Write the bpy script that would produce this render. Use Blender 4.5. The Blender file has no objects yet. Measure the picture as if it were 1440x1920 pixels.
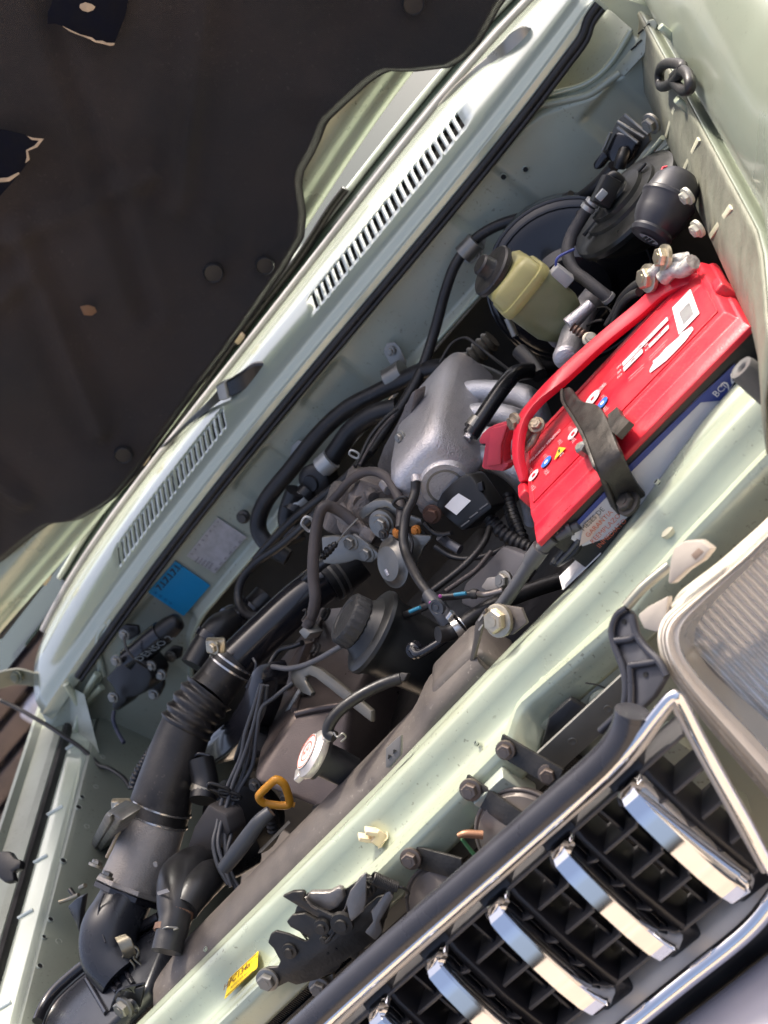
import bpy, bmesh, math, random
import numpy as np
from mathutils import Vector, Matrix
random.seed(7)
scene = bpy.context.scene
COL = scene.collection
R = math.radians

# ------------------------------------------------------------------ camera
FOC, PITCH, YAW, ROLL = 2600.0, R(14.64), R(23.65), R(54.15)   # focal in photo pixels (1440x1920)
CAM = np.array([0.711, -0.939, 1.376])
FWD = np.array([-math.sin(YAW)*math.cos(PITCH), math.cos(YAW)*math.cos(PITCH), -math.sin(PITCH)])
R0 = np.array([math.cos(YAW), math.sin(YAW), 0.0]); U0 = np.cross(R0, FWD)
EX = math.cos(ROLL)*R0 - math.sin(ROLL)*U0
EY = math.sin(ROLL)*R0 + math.cos(ROLL)*U0
cd = bpy.data.cameras.new('camera'); cam = bpy.data.objects.new('camera', cd); COL.objects.link(cam)
cd.sensor_fit = 'VERTICAL'; cd.sensor_height = 24.0; cd.lens = FOC/1920*24.0
cd.clip_start = 0.02; cd.clip_end = 2000
cd.dof.use_dof = True; cd.dof.focus_distance = 1.42; cd.dof.aperture_fstop = 5.0
m = Matrix.Identity(4)
for i in range(3):
    m[i][0], m[i][1], m[i][2], m[i][3] = EX[i], EY[i], -FWD[i], CAM[i]
cam.matrix_world = m
scene.camera = cam

# ------------------------------------------------------------------ light
SUN_EL, SUN_AZ = R(63), R(29)          # azimuth measured from +Y towards +X
sd = np.array([math.sin(SUN_AZ)*math.cos(SUN_EL), math.cos(SUN_AZ)*math.cos(SUN_EL), math.sin(SUN_EL)])
w = bpy.data.worlds.new('World'); scene.world = w; w.use_nodes = True
nt = w.node_tree; sky = nt.nodes.new('ShaderNodeTexSky'); sky.sky_type = 'NISHITA'; sky.sun_disc = False
sky.sun_elevation = SUN_EL; sky.sun_rotation = SUN_AZ; sky.dust_density = 7.0; sky.air_density = .55; sky.ozone_density = .4
nt.links.new(sky.outputs[0], nt.nodes['Background'].inputs[0]); nt.nodes['Background'].inputs[1].default_value = 0.15
sl = bpy.data.lights.new('sun', 'SUN'); sl.energy = 2.0; sl.angle = R(5); sl.color = (1.0, .94, .84)
so = bpy.data.objects.new('sun', sl); COL.objects.link(so); so.location = (0, 0, 6)
so.rotation_euler = Vector(sd).to_track_quat('Z', 'Y').to_euler()
vs = scene.view_settings; vs.view_transform = 'Standard'; vs.look = 'None'; vs.gamma = 1.0; vs.exposure = 1.4
vs.use_curve_mapping = False

# ------------------------------------------------------------------ pixel helpers (a pixel gives a direction only)
CROP = {'': (0, 0, 1), 'A': (0, 0, 2), 'B': (720, 0, 2), 'C': (0, 600, 2), 'D': (540, 600, 1440/460), 'E': (880, 440, 1440/560),
        'F': (0, 1100, 1171/500), 'G': (400, 1040, 2.88), 'H': (560, 840, 3.6), 'I': (860, 960, 1440/580), 'J': (400, 1480, 1440/560),
        'K': (800, 1280, 2.25), 'L': (860, 200, 3.0), 'M': (160, 1100, 1440/260), 'N': (0, 1160, 1242/220), 'O': (60, 1500, 4.0),
        'Q': (1060, 190, 1440/280), 'S': (1000, 520, 3.6), 'T': (960, 720, 1440/280), 'U': (1180, 560, 1189/260)}
def px(c, u, v):
    a, b, s = CROP[c]; return a+u/s, b+v/s
def ray(u, v): return FWD + EX*(u-720)/FOC - EY*(v-960)/FOC
def at(u, v, x=None, y=None, z=None, d=None, c=''):
    u, v = px(c, u, v); r = ray(u, v)
    if d is not None: return CAM + r*d
    i, val = (0, x) if x is not None else (1, y) if y is not None else (2, z)
    return CAM + r*((val-CAM[i])/r[i])
def onplane(u, v, P0, n, c=''):
    u, v = px(c, u, v); r = ray(u, v); n = np.asarray(n, float)
    return CAM + r*(np.dot(np.asarray(P0)-CAM, n)/np.dot(r, n))
def depth(P): return float(np.dot(np.asarray(P)-CAM, FWD))
def mpp(P, c=''): return depth(P)/FOC/CROP[c][2]          # metres per (crop) pixel at P
Z_UP = np.array([0, 0, 1.])
def nrm(v): v = np.asarray(v, float); return v/np.linalg.norm(v)

# ------------------------------------------------------------------ materials
MATS = {}
def mat(name, col, rough=.5, metal=0., var=.12, vscale=25., bump=.0, bscale=300., coat=0., col2=None, mix=.0, mscale=6., spec=.5, trans=0., alpha=1., sheen=0., rvar=.12, ior=1.5, specks=0., spcol=(.06, .045, .03), spscale=220.):
    if name in MATS: return MATS[name]
    m = bpy.data.materials.new(name); m.use_nodes = True; t = m.node_tree; n = t.nodes; L = t.links
    b = n['Principled BSDF']
    tc = n.new('ShaderNodeTexCoord'); no = n.new('ShaderNodeTexNoise'); no.inputs['Scale'].default_value = vscale; no.inputs['Detail'].default_value = 6
    L.new(tc.outputs['Object'], no.inputs['Vector'])
    c = (*col, 1)
    mr = n.new('ShaderNodeMapRange'); mr.inputs[1].default_value = .3; mr.inputs[2].default_value = .7
    mr.inputs[3].default_value = 1-var; mr.inputs[4].default_value = 1+var; L.new(no.outputs[0], mr.inputs[0])
    hsv = n.new('ShaderNodeHueSaturation'); hsv.inputs['Color'].default_value = c; L.new(mr.outputs[0], hsv.inputs['Value'])
    out = hsv.outputs[0]
    if col2 is not None:
        n2 = n.new('ShaderNodeTexNoise'); n2.inputs['Scale'].default_value = mscale; n2.inputs['Detail'].default_value = 8; n2.inputs['Roughness'].default_value = .65
        L.new(tc.outputs['Object'], n2.inputs['Vector'])
        m2 = n.new('ShaderNodeMapRange'); m2.inputs[1].default_value = .42; m2.inputs[2].default_value = .68; m2.inputs[3].default_value = 0; m2.inputs[4].default_value = mix
        L.new(n2.outputs[0], m2.inputs[0])
        mx = n.new('ShaderNodeMix'); mx.data_type = 'RGBA'; L.new(m2.outputs[0], mx.inputs[0]); L.new(out, mx.inputs[6]); mx.inputs[7].default_value = (*col2, 1)
        out = mx.outputs[2]
    if specks:
        n3 = n.new('ShaderNodeTexNoise'); n3.inputs['Scale'].default_value = spscale; n3.inputs['Detail'].default_value = 2; L.new(tc.outputs['Object'], n3.inputs['Vector'])
        n4 = n.new('ShaderNodeTexNoise'); n4.inputs['Scale'].default_value = 11; n4.inputs['Detail'].default_value = 5; L.new(tc.outputs['Object'], n4.inputs['Vector'])
        m3_ = n.new('ShaderNodeMapRange'); m3_.inputs[1].default_value = .64; m3_.inputs[2].default_value = .72; m3_.inputs[3].default_value = 0; m3_.inputs[4].default_value = specks; L.new(n3.outputs[0], m3_.inputs[0])
        m4_ = n.new('ShaderNodeMapRange'); m4_.inputs[1].default_value = .42; m4_.inputs[2].default_value = .6; L.new(n4.outputs[0], m4_.inputs[0])
        mm = n.new('ShaderNodeMath'); mm.operation = 'MULTIPLY'; L.new(m3_.outputs[0], mm.inputs[0]); L.new(m4_.outputs[0], mm.inputs[1])
        mx2 = n.new('ShaderNodeMix'); mx2.data_type = 'RGBA'; L.new(mm.outputs[0], mx2.inputs[0]); L.new(out, mx2.inputs[6]); mx2.inputs[7].default_value = (*spcol, 1); out = mx2.outputs[2]
    L.new(out, b.inputs['Base Color'])
    r2 = n.new('ShaderNodeMapRange'); r2.inputs[1].default_value = .3; r2.inputs[2].default_value = .7
    r2.inputs[3].default_value = max(.02, rough-rvar*rough*2); r2.inputs[4].default_value = min(1, rough+rvar*rough*2)
    L.new(no.outputs[0], r2.inputs[0]); L.new(r2.outputs[0], b.inputs['Roughness'])
    b.inputs['Metallic'].default_value = metal; b.inputs['Coat Weight'].default_value = coat; b.inputs['Coat Roughness'].default_value = .08
    b.inputs['Specular IOR Level'].default_value = spec; b.inputs['Transmission Weight'].default_value = trans; b.inputs['Alpha'].default_value = alpha
    b.inputs['IOR'].default_value = ior
    if bump:
        nb = n.new('ShaderNodeTexNoise'); nb.inputs['Scale'].default_value = bscale; nb.inputs['Detail'].default_value = 3; L.new(tc.outputs['Object'], nb.inputs['Vector'])
        bp = n.new('ShaderNodeBump'); bp.inputs['Strength'].default_value = bump; bp.inputs['Distance'].default_value = .002
        L.new(nb.outputs[0], bp.inputs['Height']); L.new(bp.outputs[0], b.inputs['Normal'])
    MATS[name] = m; return m
PAINT = mat('sage_green_paint', (.425, .475, .36), .31, .30, .05, 9, coat=.45, col2=(.40, .41, .29), mix=.5, mscale=11, specks=.55)
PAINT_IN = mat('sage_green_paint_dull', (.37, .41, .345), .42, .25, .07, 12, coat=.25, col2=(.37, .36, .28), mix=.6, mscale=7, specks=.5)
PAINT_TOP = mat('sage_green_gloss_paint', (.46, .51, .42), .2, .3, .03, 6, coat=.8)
BLACKP = mat('black_plastic', (.011, .011, .012), .38, 0, .25, 30, bump=.08, bscale=500)
BLACKG = mat('glossy_black_paint', (.012, .012, .015), .22, 0, .2, 20, coat=.3)
RUBBER = mat('black_rubber', (.0125, .012, .0125), .42, 0, .3, 40, bump=.12, bscale=260, col2=(.05, .045, .042), mix=.4, mscale=16, specks=.35, spcol=(.13, .11, .09))
RUBBER_BR = mat('brownish_rubber', (.055, .046, .044), .55, 0, .2, 30, bump=.1, col2=(.12, .1, .09), mix=.3, mscale=20)
DARKM = mat('dark_metal', (.05, .048, .046), .45, .5, .2, 40, bump=.1, col2=(.14, .12, .1), mix=.35, mscale=20)
STEEL = mat('galvanised_steel', (.27, .265, .245), .42, .8, .15, 60, bump=.1, col2=(.28, .25, .2), mix=.5, mscale=25)
ZINC = mat('yellowed_zinc', (.52, .47, .36), .35, .85, .2, 60, bump=.1, col2=(.3, .24, .16), mix=.5, mscale=40)
ALU = mat('cast_aluminium', (.58, .56, .565), .40, .7, .08, 300, bump=.5, bscale=550, col2=(.40, .37, .36), mix=.55, mscale=9, specks=.25)
ALU_BR = mat('dirty_cast_aluminium', (.27, .24, .22), .5, .6, .15, 40, bump=.6, bscale=420, col2=(.12, .095, .08), mix=.7, mscale=18, specks=.5)
CHROME = mat('chrome', (.8, .8, .81), .06, 1., .02, 30, rvar=.25)
VALVEC = mat('brown_grey_valve_cover', (.13, .104, .092), .34, .55, .12, 25, bump=.15, bscale=700, col2=(.19, .155, .135), mix=.5, mscale=14, specks=.4)
SHROUD = mat('dusty_grey_plastic', (.085, .073, .065), .5, 0, .1, 25, bump=.12, bscale=300, col2=(.14, .118, .10), mix=.6, mscale=13, specks=.4, spcol=(.3, .27, .23))
RED = mat('red_battery_plastic', (.60, .012, .03), .36, 0, .06, 20, bump=.12, bscale=500, coat=.05, col2=(.62, .07, .075), mix=.45, mscale=26, specks=.45, spcol=(.3, .08, .06))
DARKVOID = mat('shade_dark', (.008, .008, .008), .8, 0, .2)  # near-black in place of shade in holes, slots and the low bay

# ------------------------------------------------------------------ mesh helpers
def mk(name, verts, faces, material, parent=None, sharp=38, bevel=0., bsegs=2, solid=0., subsurf=0, label=None, cat=None, group=None, kind=None, weld=False):
    verts = [tuple(map(float, v)) for v in verts]
    me = bpy.data.meshes.new(name); me.from_pydata(verts, [], faces)
    bm = bmesh.new(); bm.from_mesh(me)
    if weld: bmesh.ops.remove_doubles(bm, verts=bm.verts, dist=1e-5)
    bmesh.ops.recalc_face_normals(bm, faces=bm.faces)
    if bevel > 0:
        es = [e for e in bm.edges if len(e.link_faces) == 2 and e.calc_face_angle(0) > R(30)]
        bmesh.ops.bevel(bm, geom=es, offset=bevel, segments=bsegs, profile=.5, affect='EDGES', clamp_overlap=True)
    for f in bm.faces: f.smooth = True
    for e in bm.edges:
        e.smooth = not (len(e.link_faces) == 2 and e.calc_face_angle(0) > R(sharp))
    cs = np.array([v.co[:] for v in bm.verts]); ctr = (cs.min(0)+cs.max(0))/2
    for v in bm.verts: v.co -= Vector(ctr)
    bm.to_mesh(me); bm.free()
    o = bpy.data.objects.new(name, me); COL.objects.link(o)
    if material is not None: me.materials.append(material)
    loc = Vector(ctr)
    if parent is not None:
        o.parent = parent; q = parent
        while q is not None: loc -= q.location; q = q.parent
    o.location = loc
    if solid: md = o.modifiers.new('solid', 'SOLIDIFY'); md.thickness = abs(solid); md.offset = -1 if solid > 0 else 1
    if subsurf: md = o.modifiers.new('sub', 'SUBSURF'); md.levels = md.render_levels = subsurf
    if label: o['label'] = label
    if cat: o['category'] = cat
    if group: o['group'] = group
    if kind: o['kind'] = kind
    return o
def thing(name, label, cat, loc=(0, 0, 0), group=None, kind=None):
    o = bpy.data.objects.new(name, None); COL.objects.link(o); o.location = tuple(map(float, loc)); o.empty_display_size = .02
    if kind: o['kind'] = kind
    o['label'] = label; o['category'] = cat
    if group: o['group'] = group
    return o
def smooth_path(P, n=8, closed=False):
    P = [np.asarray(p, float) for p in P]; out = []; N = len(P)
    if N < 3 and not closed: return [P[0]+(P[-1]-P[0])*t for t in np.linspace(0, 1, n)]
    for i in range(N if closed else N-1):
        p1, p2 = P[i], P[(i+1) % N]
        p0 = P[(i-1) % N] if (closed or i > 0) else 2*p1-p2
        p3 = P[(i+2) % N] if (closed or i+2 < N) else 2*p2-p1
        for t in np.linspace(0, 1, n, endpoint=False):
            out.append(.5*((2*p1)+(-p0+p2)*t+(2*p0-5*p1+4*p2-p3)*t*t+(-p0+3*p1-3*p2+p3)*t**3))
    if not closed: out.append(P[-1])
    return out
def sweep_geo(path, rad, segs=12, closed=False, flat=None, cap=True):
    path = [np.asarray(p, float) for p in path]; N = len(path)
    rads = rad if hasattr(rad, '__len__') else [rad]*N
    V, F = [], []
    T = []
    for i in range(N):
        a = path[(i-1) % N] if (closed or i > 0) else path[i]; b = path[(i+1) % N] if (closed or i < N-1) else path[i]
        T.append(nrm(b-a+1e-12))
    up = np.array([0, 0, 1.]) if abs(T[0][2]) < .9 else np.array([1., 0, 0])
    n0 = nrm(np.cross(T[0], up)) if flat is None else nrm(np.asarray(flat)-T[0]*np.dot(flat, T[0]))
    for i in range(N):
        n0 = nrm(n0-T[i]*np.dot(n0, T[i])); b0 = np.cross(T[i], n0)
        for k in range(segs):
            a = 2*math.pi*k/segs; V.append(path[i]+rads[i]*(math.cos(a)*n0+math.sin(a)*b0))
    for i in range(N if closed else N-1):
        j = (i+1) % N
        for k in range(segs):
            k2 = (k+1) % segs; F.append((i*segs+k, i*segs+k2, j*segs+k2, j*segs+k))
    if not closed and cap:
        F.append(tuple(range(segs))); F.append(tuple((N-1)*segs+k for k in range(segs)))
    return V, F
def join(*gs):
    V, F = [], []
    for v, f in gs:
        o = len(V); V += list(v); F += [tuple(i+o for i in q) for q in f]
    return V, F
def pts(c, L): return [at(u, v, y=y, c=c) for u, v, y in L]
def hose(name, c, L, rpx, material, parent=None, segs=12, n=7, rib=None, closed=False, **kw):
    """hose through traced pixels (u, v, distance back y); rpx = half width in the same pixels"""
    P = pts(c, L); Q = smooth_path(P, n, closed)
    rp = rpx if hasattr(rpx, '__len__') else [rpx]*len(P)
    rm = [r*mpp(p, c) for r, p in zip(rp, P)]
    ts = np.linspace(0, len(P)-1, len(Q)) if not closed else np.linspace(0, len(P), len(Q), endpoint=False)
    if not hasattr(rpx, '__len__'):
        av = float(np.mean(rm)); rr = [av]*len(Q)
    else: rr = list(np.interp(ts, range(len(P)), rm))
    if rib:
        step, amp = rib; L_ = 0.; Q2, r2 = [], []
        dense = []
        for i in range(len(Q)-1):
            k = max(2, int(np.linalg.norm(Q[i+1]-Q[i])/(step/6)))
            for t in np.linspace(0, 1, k, endpoint=False): dense.append((Q[i]+(Q[i+1]-Q[i])*t, rr[i]+(rr[i+1]-rr[i])*t))
        dense.append((Q[-1], rr[-1])); s = 0.
        for i, (p, r_) in enumerate(dense):
            if i: s += np.linalg.norm(p-dense[i-1][0])
            Q2.append(p); r2.append(r_*(1+amp*math.cos(2*math.pi*s/step)))
        Q, rr = Q2, r2
    V, F = sweep_geo(Q, rr, segs, closed)
    return mk(name, V, F, material, parent, sharp=60, **kw)
def tube(name, P, r, material, parent=None, segs=12, n=6, closed=False, raw=False, **kw):
    Q = P if raw else smooth_path(P, n, closed)
    if hasattr(r, '__len__'): r = list(np.interp(np.linspace(0, len(P)-1, len(Q)), range(len(P)), r))
    V, F = sweep_geo(Q, r, segs, closed); return mk(name, V, F, material, parent, sharp=60, **kw)
def lathe_geo(P0, axis, prof, segs=28, lobes=None):
    a = nrm(axis); up = np.array([0, 0, 1.]) if abs(a[2]) < .9 else np.array([1., 0, 0])
    n0 = nrm(np.cross(a, up)); b0 = np.cross(a, n0); V, F = [], []
    for h, r in prof:
        for k in range(segs):
            t = 2*math.pi*k/segs; rr = r
            if lobes and r > lobes[2]: rr = r*(1+lobes[1]*(1 if math.cos(lobes[0]*t) > 0 else -1))
            V.append(np.asarray(P0)+a*h+rr*(math.cos(t)*n0+math.sin(t)*b0))
    for i in range(len(prof)-1):
        for k in range(segs):
            k2 = (k+1) % segs; F.append((i*segs+k, i*segs+k2, (i+1)*segs+k2, (i+1)*segs+k))
    F.append(tuple(range(segs))); F.append(tuple((len(prof)-1)*segs+k for k in range(segs)))
    return V, F
def lathe(name, P0, axis, prof, material, parent=None, segs=28, lobes=None, sharp=38, **kw):
    V, F = lathe_geo(P0, axis, prof, segs, lobes); return mk(name, V, F, material, parent, sharp=sharp, **kw)
def prism_geo(P, ext):
    n = len(P); e = np.asarray(ext, float); V = [np.asarray(p, float) for p in P]+[np.asarray(p, float)+e for p in P]
    F = [tuple(range(n)), tuple(range(2*n-1, n-1, -1))]+[(i, (i+1) % n, n+(i+1) % n, n+i) for i in range(n)]
    return V, F
def prism(name, P, ext, material, parent=None, bevel=.0012, **kw):
    V, F = prism_geo(P, ext); return mk(name, V, F, material, parent, bevel=bevel, **kw)
def box_geo(C, hx, hy, hz, ax=None):
    A = np.eye(3) if ax is None else np.array([nrm(a) for a in ax])
    V = [np.asarray(C)+A[0]*hx*a+A[1]*hy*b+A[2]*hz*c for a in (-1, 1) for b in (-1, 1) for c in (-1, 1)]
    return V, [(0, 1, 3, 2), (4, 6, 7, 5), (0, 4, 5, 1), (2, 3, 7, 6), (0, 2, 6, 4), (1, 5, 7, 3)]
def box(name, C, hx, hy, hz, material, parent=None, ax=None, bevel=.0015, **kw):
    V, F = box_geo(C, hx, hy, hz, ax); return mk(name, V, F, material, parent, bevel=bevel, **kw)
def plate(name, c, uv, P0, n, th, material, parent=None, bevel=.001, **kw):
    """outline traced on the real plane through P0 with normal n, given thickness th"""
    n = nrm(n); n = n if np.dot(n, CAM-np.asarray(P0)) > 0 else -n
    P = [onplane(u, v, P0, n, c) for u, v in uv]
    return prism(name, P, -n*th, material, parent, bevel, **kw)
def strip_geo(Ls, Rs, th, n=5):
    A = smooth_path(Ls, n); B = smooth_path(Rs, n); N = len(A); V, F = [], []
    for i in range(N):
        t = nrm(A[min(i+1, N-1)]-A[max(i-1, 0)]); nn = nrm(np.cross(t, B[i]-A[i]))
        if np.dot(nn, CAM-A[i]) < 0: nn = -nn
        V += [A[i], B[i], B[i]-nn*th, A[i]-nn*th]
    for i in range(N-1):
        a, b = i*4, i*4+4
        for k in range(4): F.append((a+k, a+(k+1) % 4, b+(k+1) % 4, b+k))
    F.append((0, 1, 2, 3)); q = (N-1)*4; F.append((q+3, q+2, q+1, q)); return V, F
def strip(name, c, L, th, material, parent=None, n=5, bevel=.0008, **kw):
    """ribbon: stations (uL, vL, uR, vR, y) or (..., yL, yR)"""
    Ls = [at(s[0], s[1], y=s[4], c=c) for s in L]; Rs = [at(s[2], s[3], y=s[5] if len(s) > 5 else s[4], c=c) for s in L]
    V, F = strip_geo(Ls, Rs, th, n); return mk(name, V, F, material, parent, bevel=bevel, bsegs=1, **kw)
def hexbolt(C, n, r, material, parent=None, name='bolt', h=.7):
    g1 = lathe_geo(C, n, [(-.002, r*1.35), (r*.18, r*1.35), (r*.24, r*1.2)], 20)
    g2 = lathe_geo(np.asarray(C)+nrm(n)*r*.2, n, [(0, r), (r*h*.8, r), (r*h, r*.86)], 6)
    g3 = lathe_geo(np.asarray(C)+nrm(n)*r*.2, n, [(r*h*.5, r*.45), (r*h+.0006, r*.45)], 12)
    V, F = join(g1, g2, g3); return mk(name, V, F, material, parent, sharp=30)
def grid(name, fn, nu, nv, material, parent=None, skip=None, **kw):
    V = [fn(i/nu, j/nv) for i in range(nu+1) for j in range(nv+1)]
    F = [(i*(nv+1)+j, (i+1)*(nv+1)+j, (i+1)*(nv+1)+j+1, i*(nv+1)+j+1) for i in range(nu) for j in range(nv) if not (skip and skip(i, j))]
    return mk(name, V, F, material, parent, **kw)
def sst(x, a, b):
    t = min(1., max(0., (x-a)/(b-a))); return t*t*(3-2*t)
def interp(x, xs, ys): return float(np.interp(x, xs, ys))
_font = {}
def text(name, s, P, ex, ey, size, material, parent=None, bold=.0, lift=.0006, align='CENTER', ysc=1.0):
    cu = bpy.data.curves.new('t', 'FONT'); cu.body = s; cu.size = 1.0; cu.align_x = align; cu.align_y = 'CENTER'; cu.resolution_u = 2; cu.offset = bold
    o = bpy.data.objects.new('t', cu); COL.objects.link(o); dg = bpy.context.evaluated_depsgraph_get(); dg.update()
    me = bpy.data.meshes.new_from_object(o.evaluated_get(dg)); bpy.data.objects.remove(o)
    ex, ey = nrm(ex), nrm(ey); n = nrm(np.cross(ex, ey)); V = [np.asarray(P)+ex*v.co.x*size+ey*v.co.y*size*ysc+n*lift for v in me.vertices]
    F = [tuple(p.vertices) for p in me.polygons]
    return mk(name, V, F, material, parent, sharp=180)

# ================================================================== SETTING
GROUND = mat('beige_dirt', (.40, .33, .25), .9, 0, .2, .6, bump=.3, bscale=12, col2=(.30, .25, .19), mix=.6, mscale=.4)
mk('ground', [(-300, -300, 0), (300, -300, 0), (300, 300, 0), (-300, 300, 0)], [(0, 1, 2, 3)], GROUND, kind='structure')

# ---- radiator support: stamped rail swept along X
def sup_y(x): return interp(x, [-.7, -.3, 0, .2, .35, .45, .6, .72], [.0, .0, .004, .016, .018, .012, .012, .02])
SUP = thing('radiator_support', 'pale sage green stamped steel rail running between the grille and the radiator tank', 'body panel', (0, .08, .8))
def lipw(x): return interp(x, [-.7, -.05, .045, .075, .17, .19, .33, .4, .72], [.0, 0, 0, 0, 0.0, -.035, -.02, -.033, -.033])
def sup_prof(x):
    o = sup_y(x); w_ = lipw(x); big = sst(x, .30, .52)
    b = big*.030; r_ = big*.0155; v_ = big*.015; f_ = big*.011
    return [(o+.150-.012*big, .865), (o+.139-.008*big, .882+b), (o+.134-.006*big, .8865+b), (o+.126-.004*big, .8875+b), (o+.114, .8885+.024*big), (o+.106, .8945+.018*big), (o+.098, .8965+r_), (o+.090, .8935+r_), (o+.079, .874+v_), (o+.071, .8665+v_), (o+.062-w_*.2, .8645+v_), (o+.055-w_*.4, .866+v_),
            (o+.050-w_*.6, .8715+f_), (o+.047-w_*.7, .8725+f_), (o+.034-w_, .8725+f_), (o+.0295-w_, .8745+f_), (o+.0255-w_, .8745+f_), (o+.0225-w_, .869+f_), (o+.0215-w_, .850), (o+.0225-w_, .842)]
def sup_fn(s, t):
    x = -.70+1.36*s; p = sup_prof(x); k = t*(len(p)-1); i = min(int(k), len(p)-2); f = k-i
    return np.array([x, p[i][0]+(p[i+1][0]-p[i][0])*f, p[i][1]+(p[i+1][1]-p[i][1])*f])
grid('rail', sup_fn, 170, 38, PAINT, SUP, sharp=60, solid=-.0015)
for k in range(16):
    x = -.55+.07*k; p = sup_prof(x)[14]; lathe('spot_weld', np.array([x, p[0]+.004, .8722]), Z_UP, [(-.001, .0042), (.0007, .0038), (.0002, .0022)], PAINT, SUP, 14)
    p = sup_prof(x+.03)[3]; lathe('spot_weld', np.array([x+.03, p[0], p[1]]), Z_UP, [(-.001, .0034), (.0006, .003), (.0, .0016)], PAINT, SUP, 12)
def hole(c, u, v, P0, n, rpx, parent, name='hole', rim=PAINT_IN):
    C = onplane(u, v, P0, n, c); r = rpx*mpp(C, c); n = nrm(n)
    if np.dot(n, CAM-C) < 0: n = -n
    V, F = lathe_geo(C, n, [(-.001, r*1.35), (.0012, r*1.3), (.0016, r*1.12), (.001, r)], 18)
    mk(name+'_rim', V, F[:-1], rim, parent)
    lathe(name, C, n, [(-.002, r), (.0011, r)], DARKVOID, parent, 18)
for (c, u, v, r) in (('I', 370, 692, 9), ('I', 335, 760, 14), ('I', 265, 830, 14), ('I', 690, 237, 8), ('I', 822, 268, 9)):
    C = onplane(u, v, (0, 0, .8705), (0, 0, 1), c); lathe('dimple', C, (0, 0, 1), [(-.003, r*mpp(C, c)*.9), (.0008, r*mpp(C, c)*.8), (.0014, r*mpp(C, c)*.55), (.0004, r*mpp(C, c)*.3)], PAINT, SUP, 16)
for (c, u, v, r) in (('I', 83, 1077, 8), ('I', 556, 657, 8), ('G', 1420, 1020, 10)):
    hole(c, u, v, (0, 0, .8735), (0, 0, 1), r, SUP)
for (c, u, v, r) in (('J', 15, 847, 6), ('F', 903, 1592, 9)):
    hole(c, u, v, (0, 0, .8895), (0, 0, 1), r, SUP)
hole('E', 905, 1193, (0, 0, .912), (0, 0, 1), 12, SUP); hole('U', 645, 1700, (0, 0, .8845), (0, 0, 1), 30, SUP)

# ---- firewall with stamped recesses
FW_Y = .85
def fw_top(x): return interp(x, [-.8, -.55, -.3, .2, .45, .475, .495, .511, .533, .555, .577, .6, .66], [1.06, 1.073, 1.088, 1.09, 1.09, 1.09, 1.085, 1.076, 1.061, 1.046, 1.039, 1.036, 1.038])
def fw_bot(x): return interp(x, [-.75, -.6, -.51, -.44, -.39, -.2, 0, .25, .34, .41, .56, .66], [.80, .84, .90, .955, .972, .975, .978, .975, .971, .955, .915, .90])
RECS = [(at(915, 385, y=FW_Y), .046, .040), (at(640, 745, y=FW_Y), .046, .040), (at(505, 900, y=FW_Y), .046, .036), (at(300, 1165, y=FW_Y), .045, .036), (at(1165, 225, y=FW_Y), .035, .04)]
def fw_fn(s, t):
    x = -.72+1.36*s; zt = fw_top(x); zb = fw_bot(x); z = zb+(zt-zb)*t; y = FW_Y-.012*sst(zb+.012-z, 0, .012)
    y += .10*sst(-x, .50, .72)*(0) + .05*sst(z, zt-.025, zt)*.35
    for P, hw, hh in RECS:
        d = max(abs(x-P[0])-hw+.012, 0)**2+max(abs(z-(P[2]-.03))-hh-.02, 0)**2
        y += .009*(1-sst(math.sqrt(d), .003, .013))
    return np.array([x, y, z])
FWL = thing('firewall', 'pale sage green bulkhead panel with stamped recesses behind the engine', 'body panel', (0, FW_Y, .5))
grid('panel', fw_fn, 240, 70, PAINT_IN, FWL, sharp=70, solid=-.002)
for (c, u, v, r) in (('B', 448, 663, 10), ('B', 531, 635, 10)):
    hole(c, u, v, (0, FW_Y-.001, 0), (0, -1, 0), r, FWL)
tube('lower_lip', [np.array([x, FW_Y-.014, fw_bot(x)]) for x in np.linspace(-.70, .62, 50)], .0035, PAINT, FWL, 8, n=2)
box('tunnel_dark_sheet', (0, .93, .68), .70, .01, .27, mat('tunnel_shade_black', (.02, .019, .018), .75, 0, .3, 14, bump=.3, bscale=60), FWL)  # dark sheet standing in for the shade in the tunnel opening

# ---- right-hand and left-hand inner wings / fenders
def sweepy(name, prof, ys, dx, dz, material, parent, nsub=3, **kw):
    N = len(prof); V, F = [], []
    for y in ys:
        for (x, z) in prof: V.append((x+dx(y), y, z+dz(y)))
    for i in range(len(ys)-1):
        for k in range(N-1): F.append((i*N+k, i*N+k+1, (i+1)*N+k+1, (i+1)*N+k))
    return mk(name, V, F, material, parent, **kw)
YS = list(np.linspace(-.02, 1.02, 27))
FR = thing('fender', 'pale green fender with ribbed inner ledge beside the red battery', 'fender', (.68, .5, .9))
profR = [(.594, .895), (.582, .92), (.568, .942), (.569, .949), (.597, .979), (.622, .9985), (.626, 1.0045), (.630, 1.0055), (.6325, .996), (.635, .990), (.641, .990), (.643, 1.004), (.646, 1.017), (.655, 1.027), (.668, 1.040),
         (.690, 1.059), (.712, 1.0715), (.745, 1.081), (.80, 1.083), (.85, 1.068), (.89, 1.03), (.91, .95), (.92, .80)]
dxR = lambda y: .055*(y-.3)-.03*sst(-y, -.15, .05)
dzR = lambda y: .058*(y-.3)
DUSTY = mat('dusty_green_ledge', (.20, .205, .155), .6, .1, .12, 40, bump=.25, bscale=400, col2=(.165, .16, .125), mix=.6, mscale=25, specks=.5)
sweepy('inner_flange', profR[:8], YS, dxR, dzR, DUSTY, FR, sharp=45, solid=-.0012)
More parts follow.
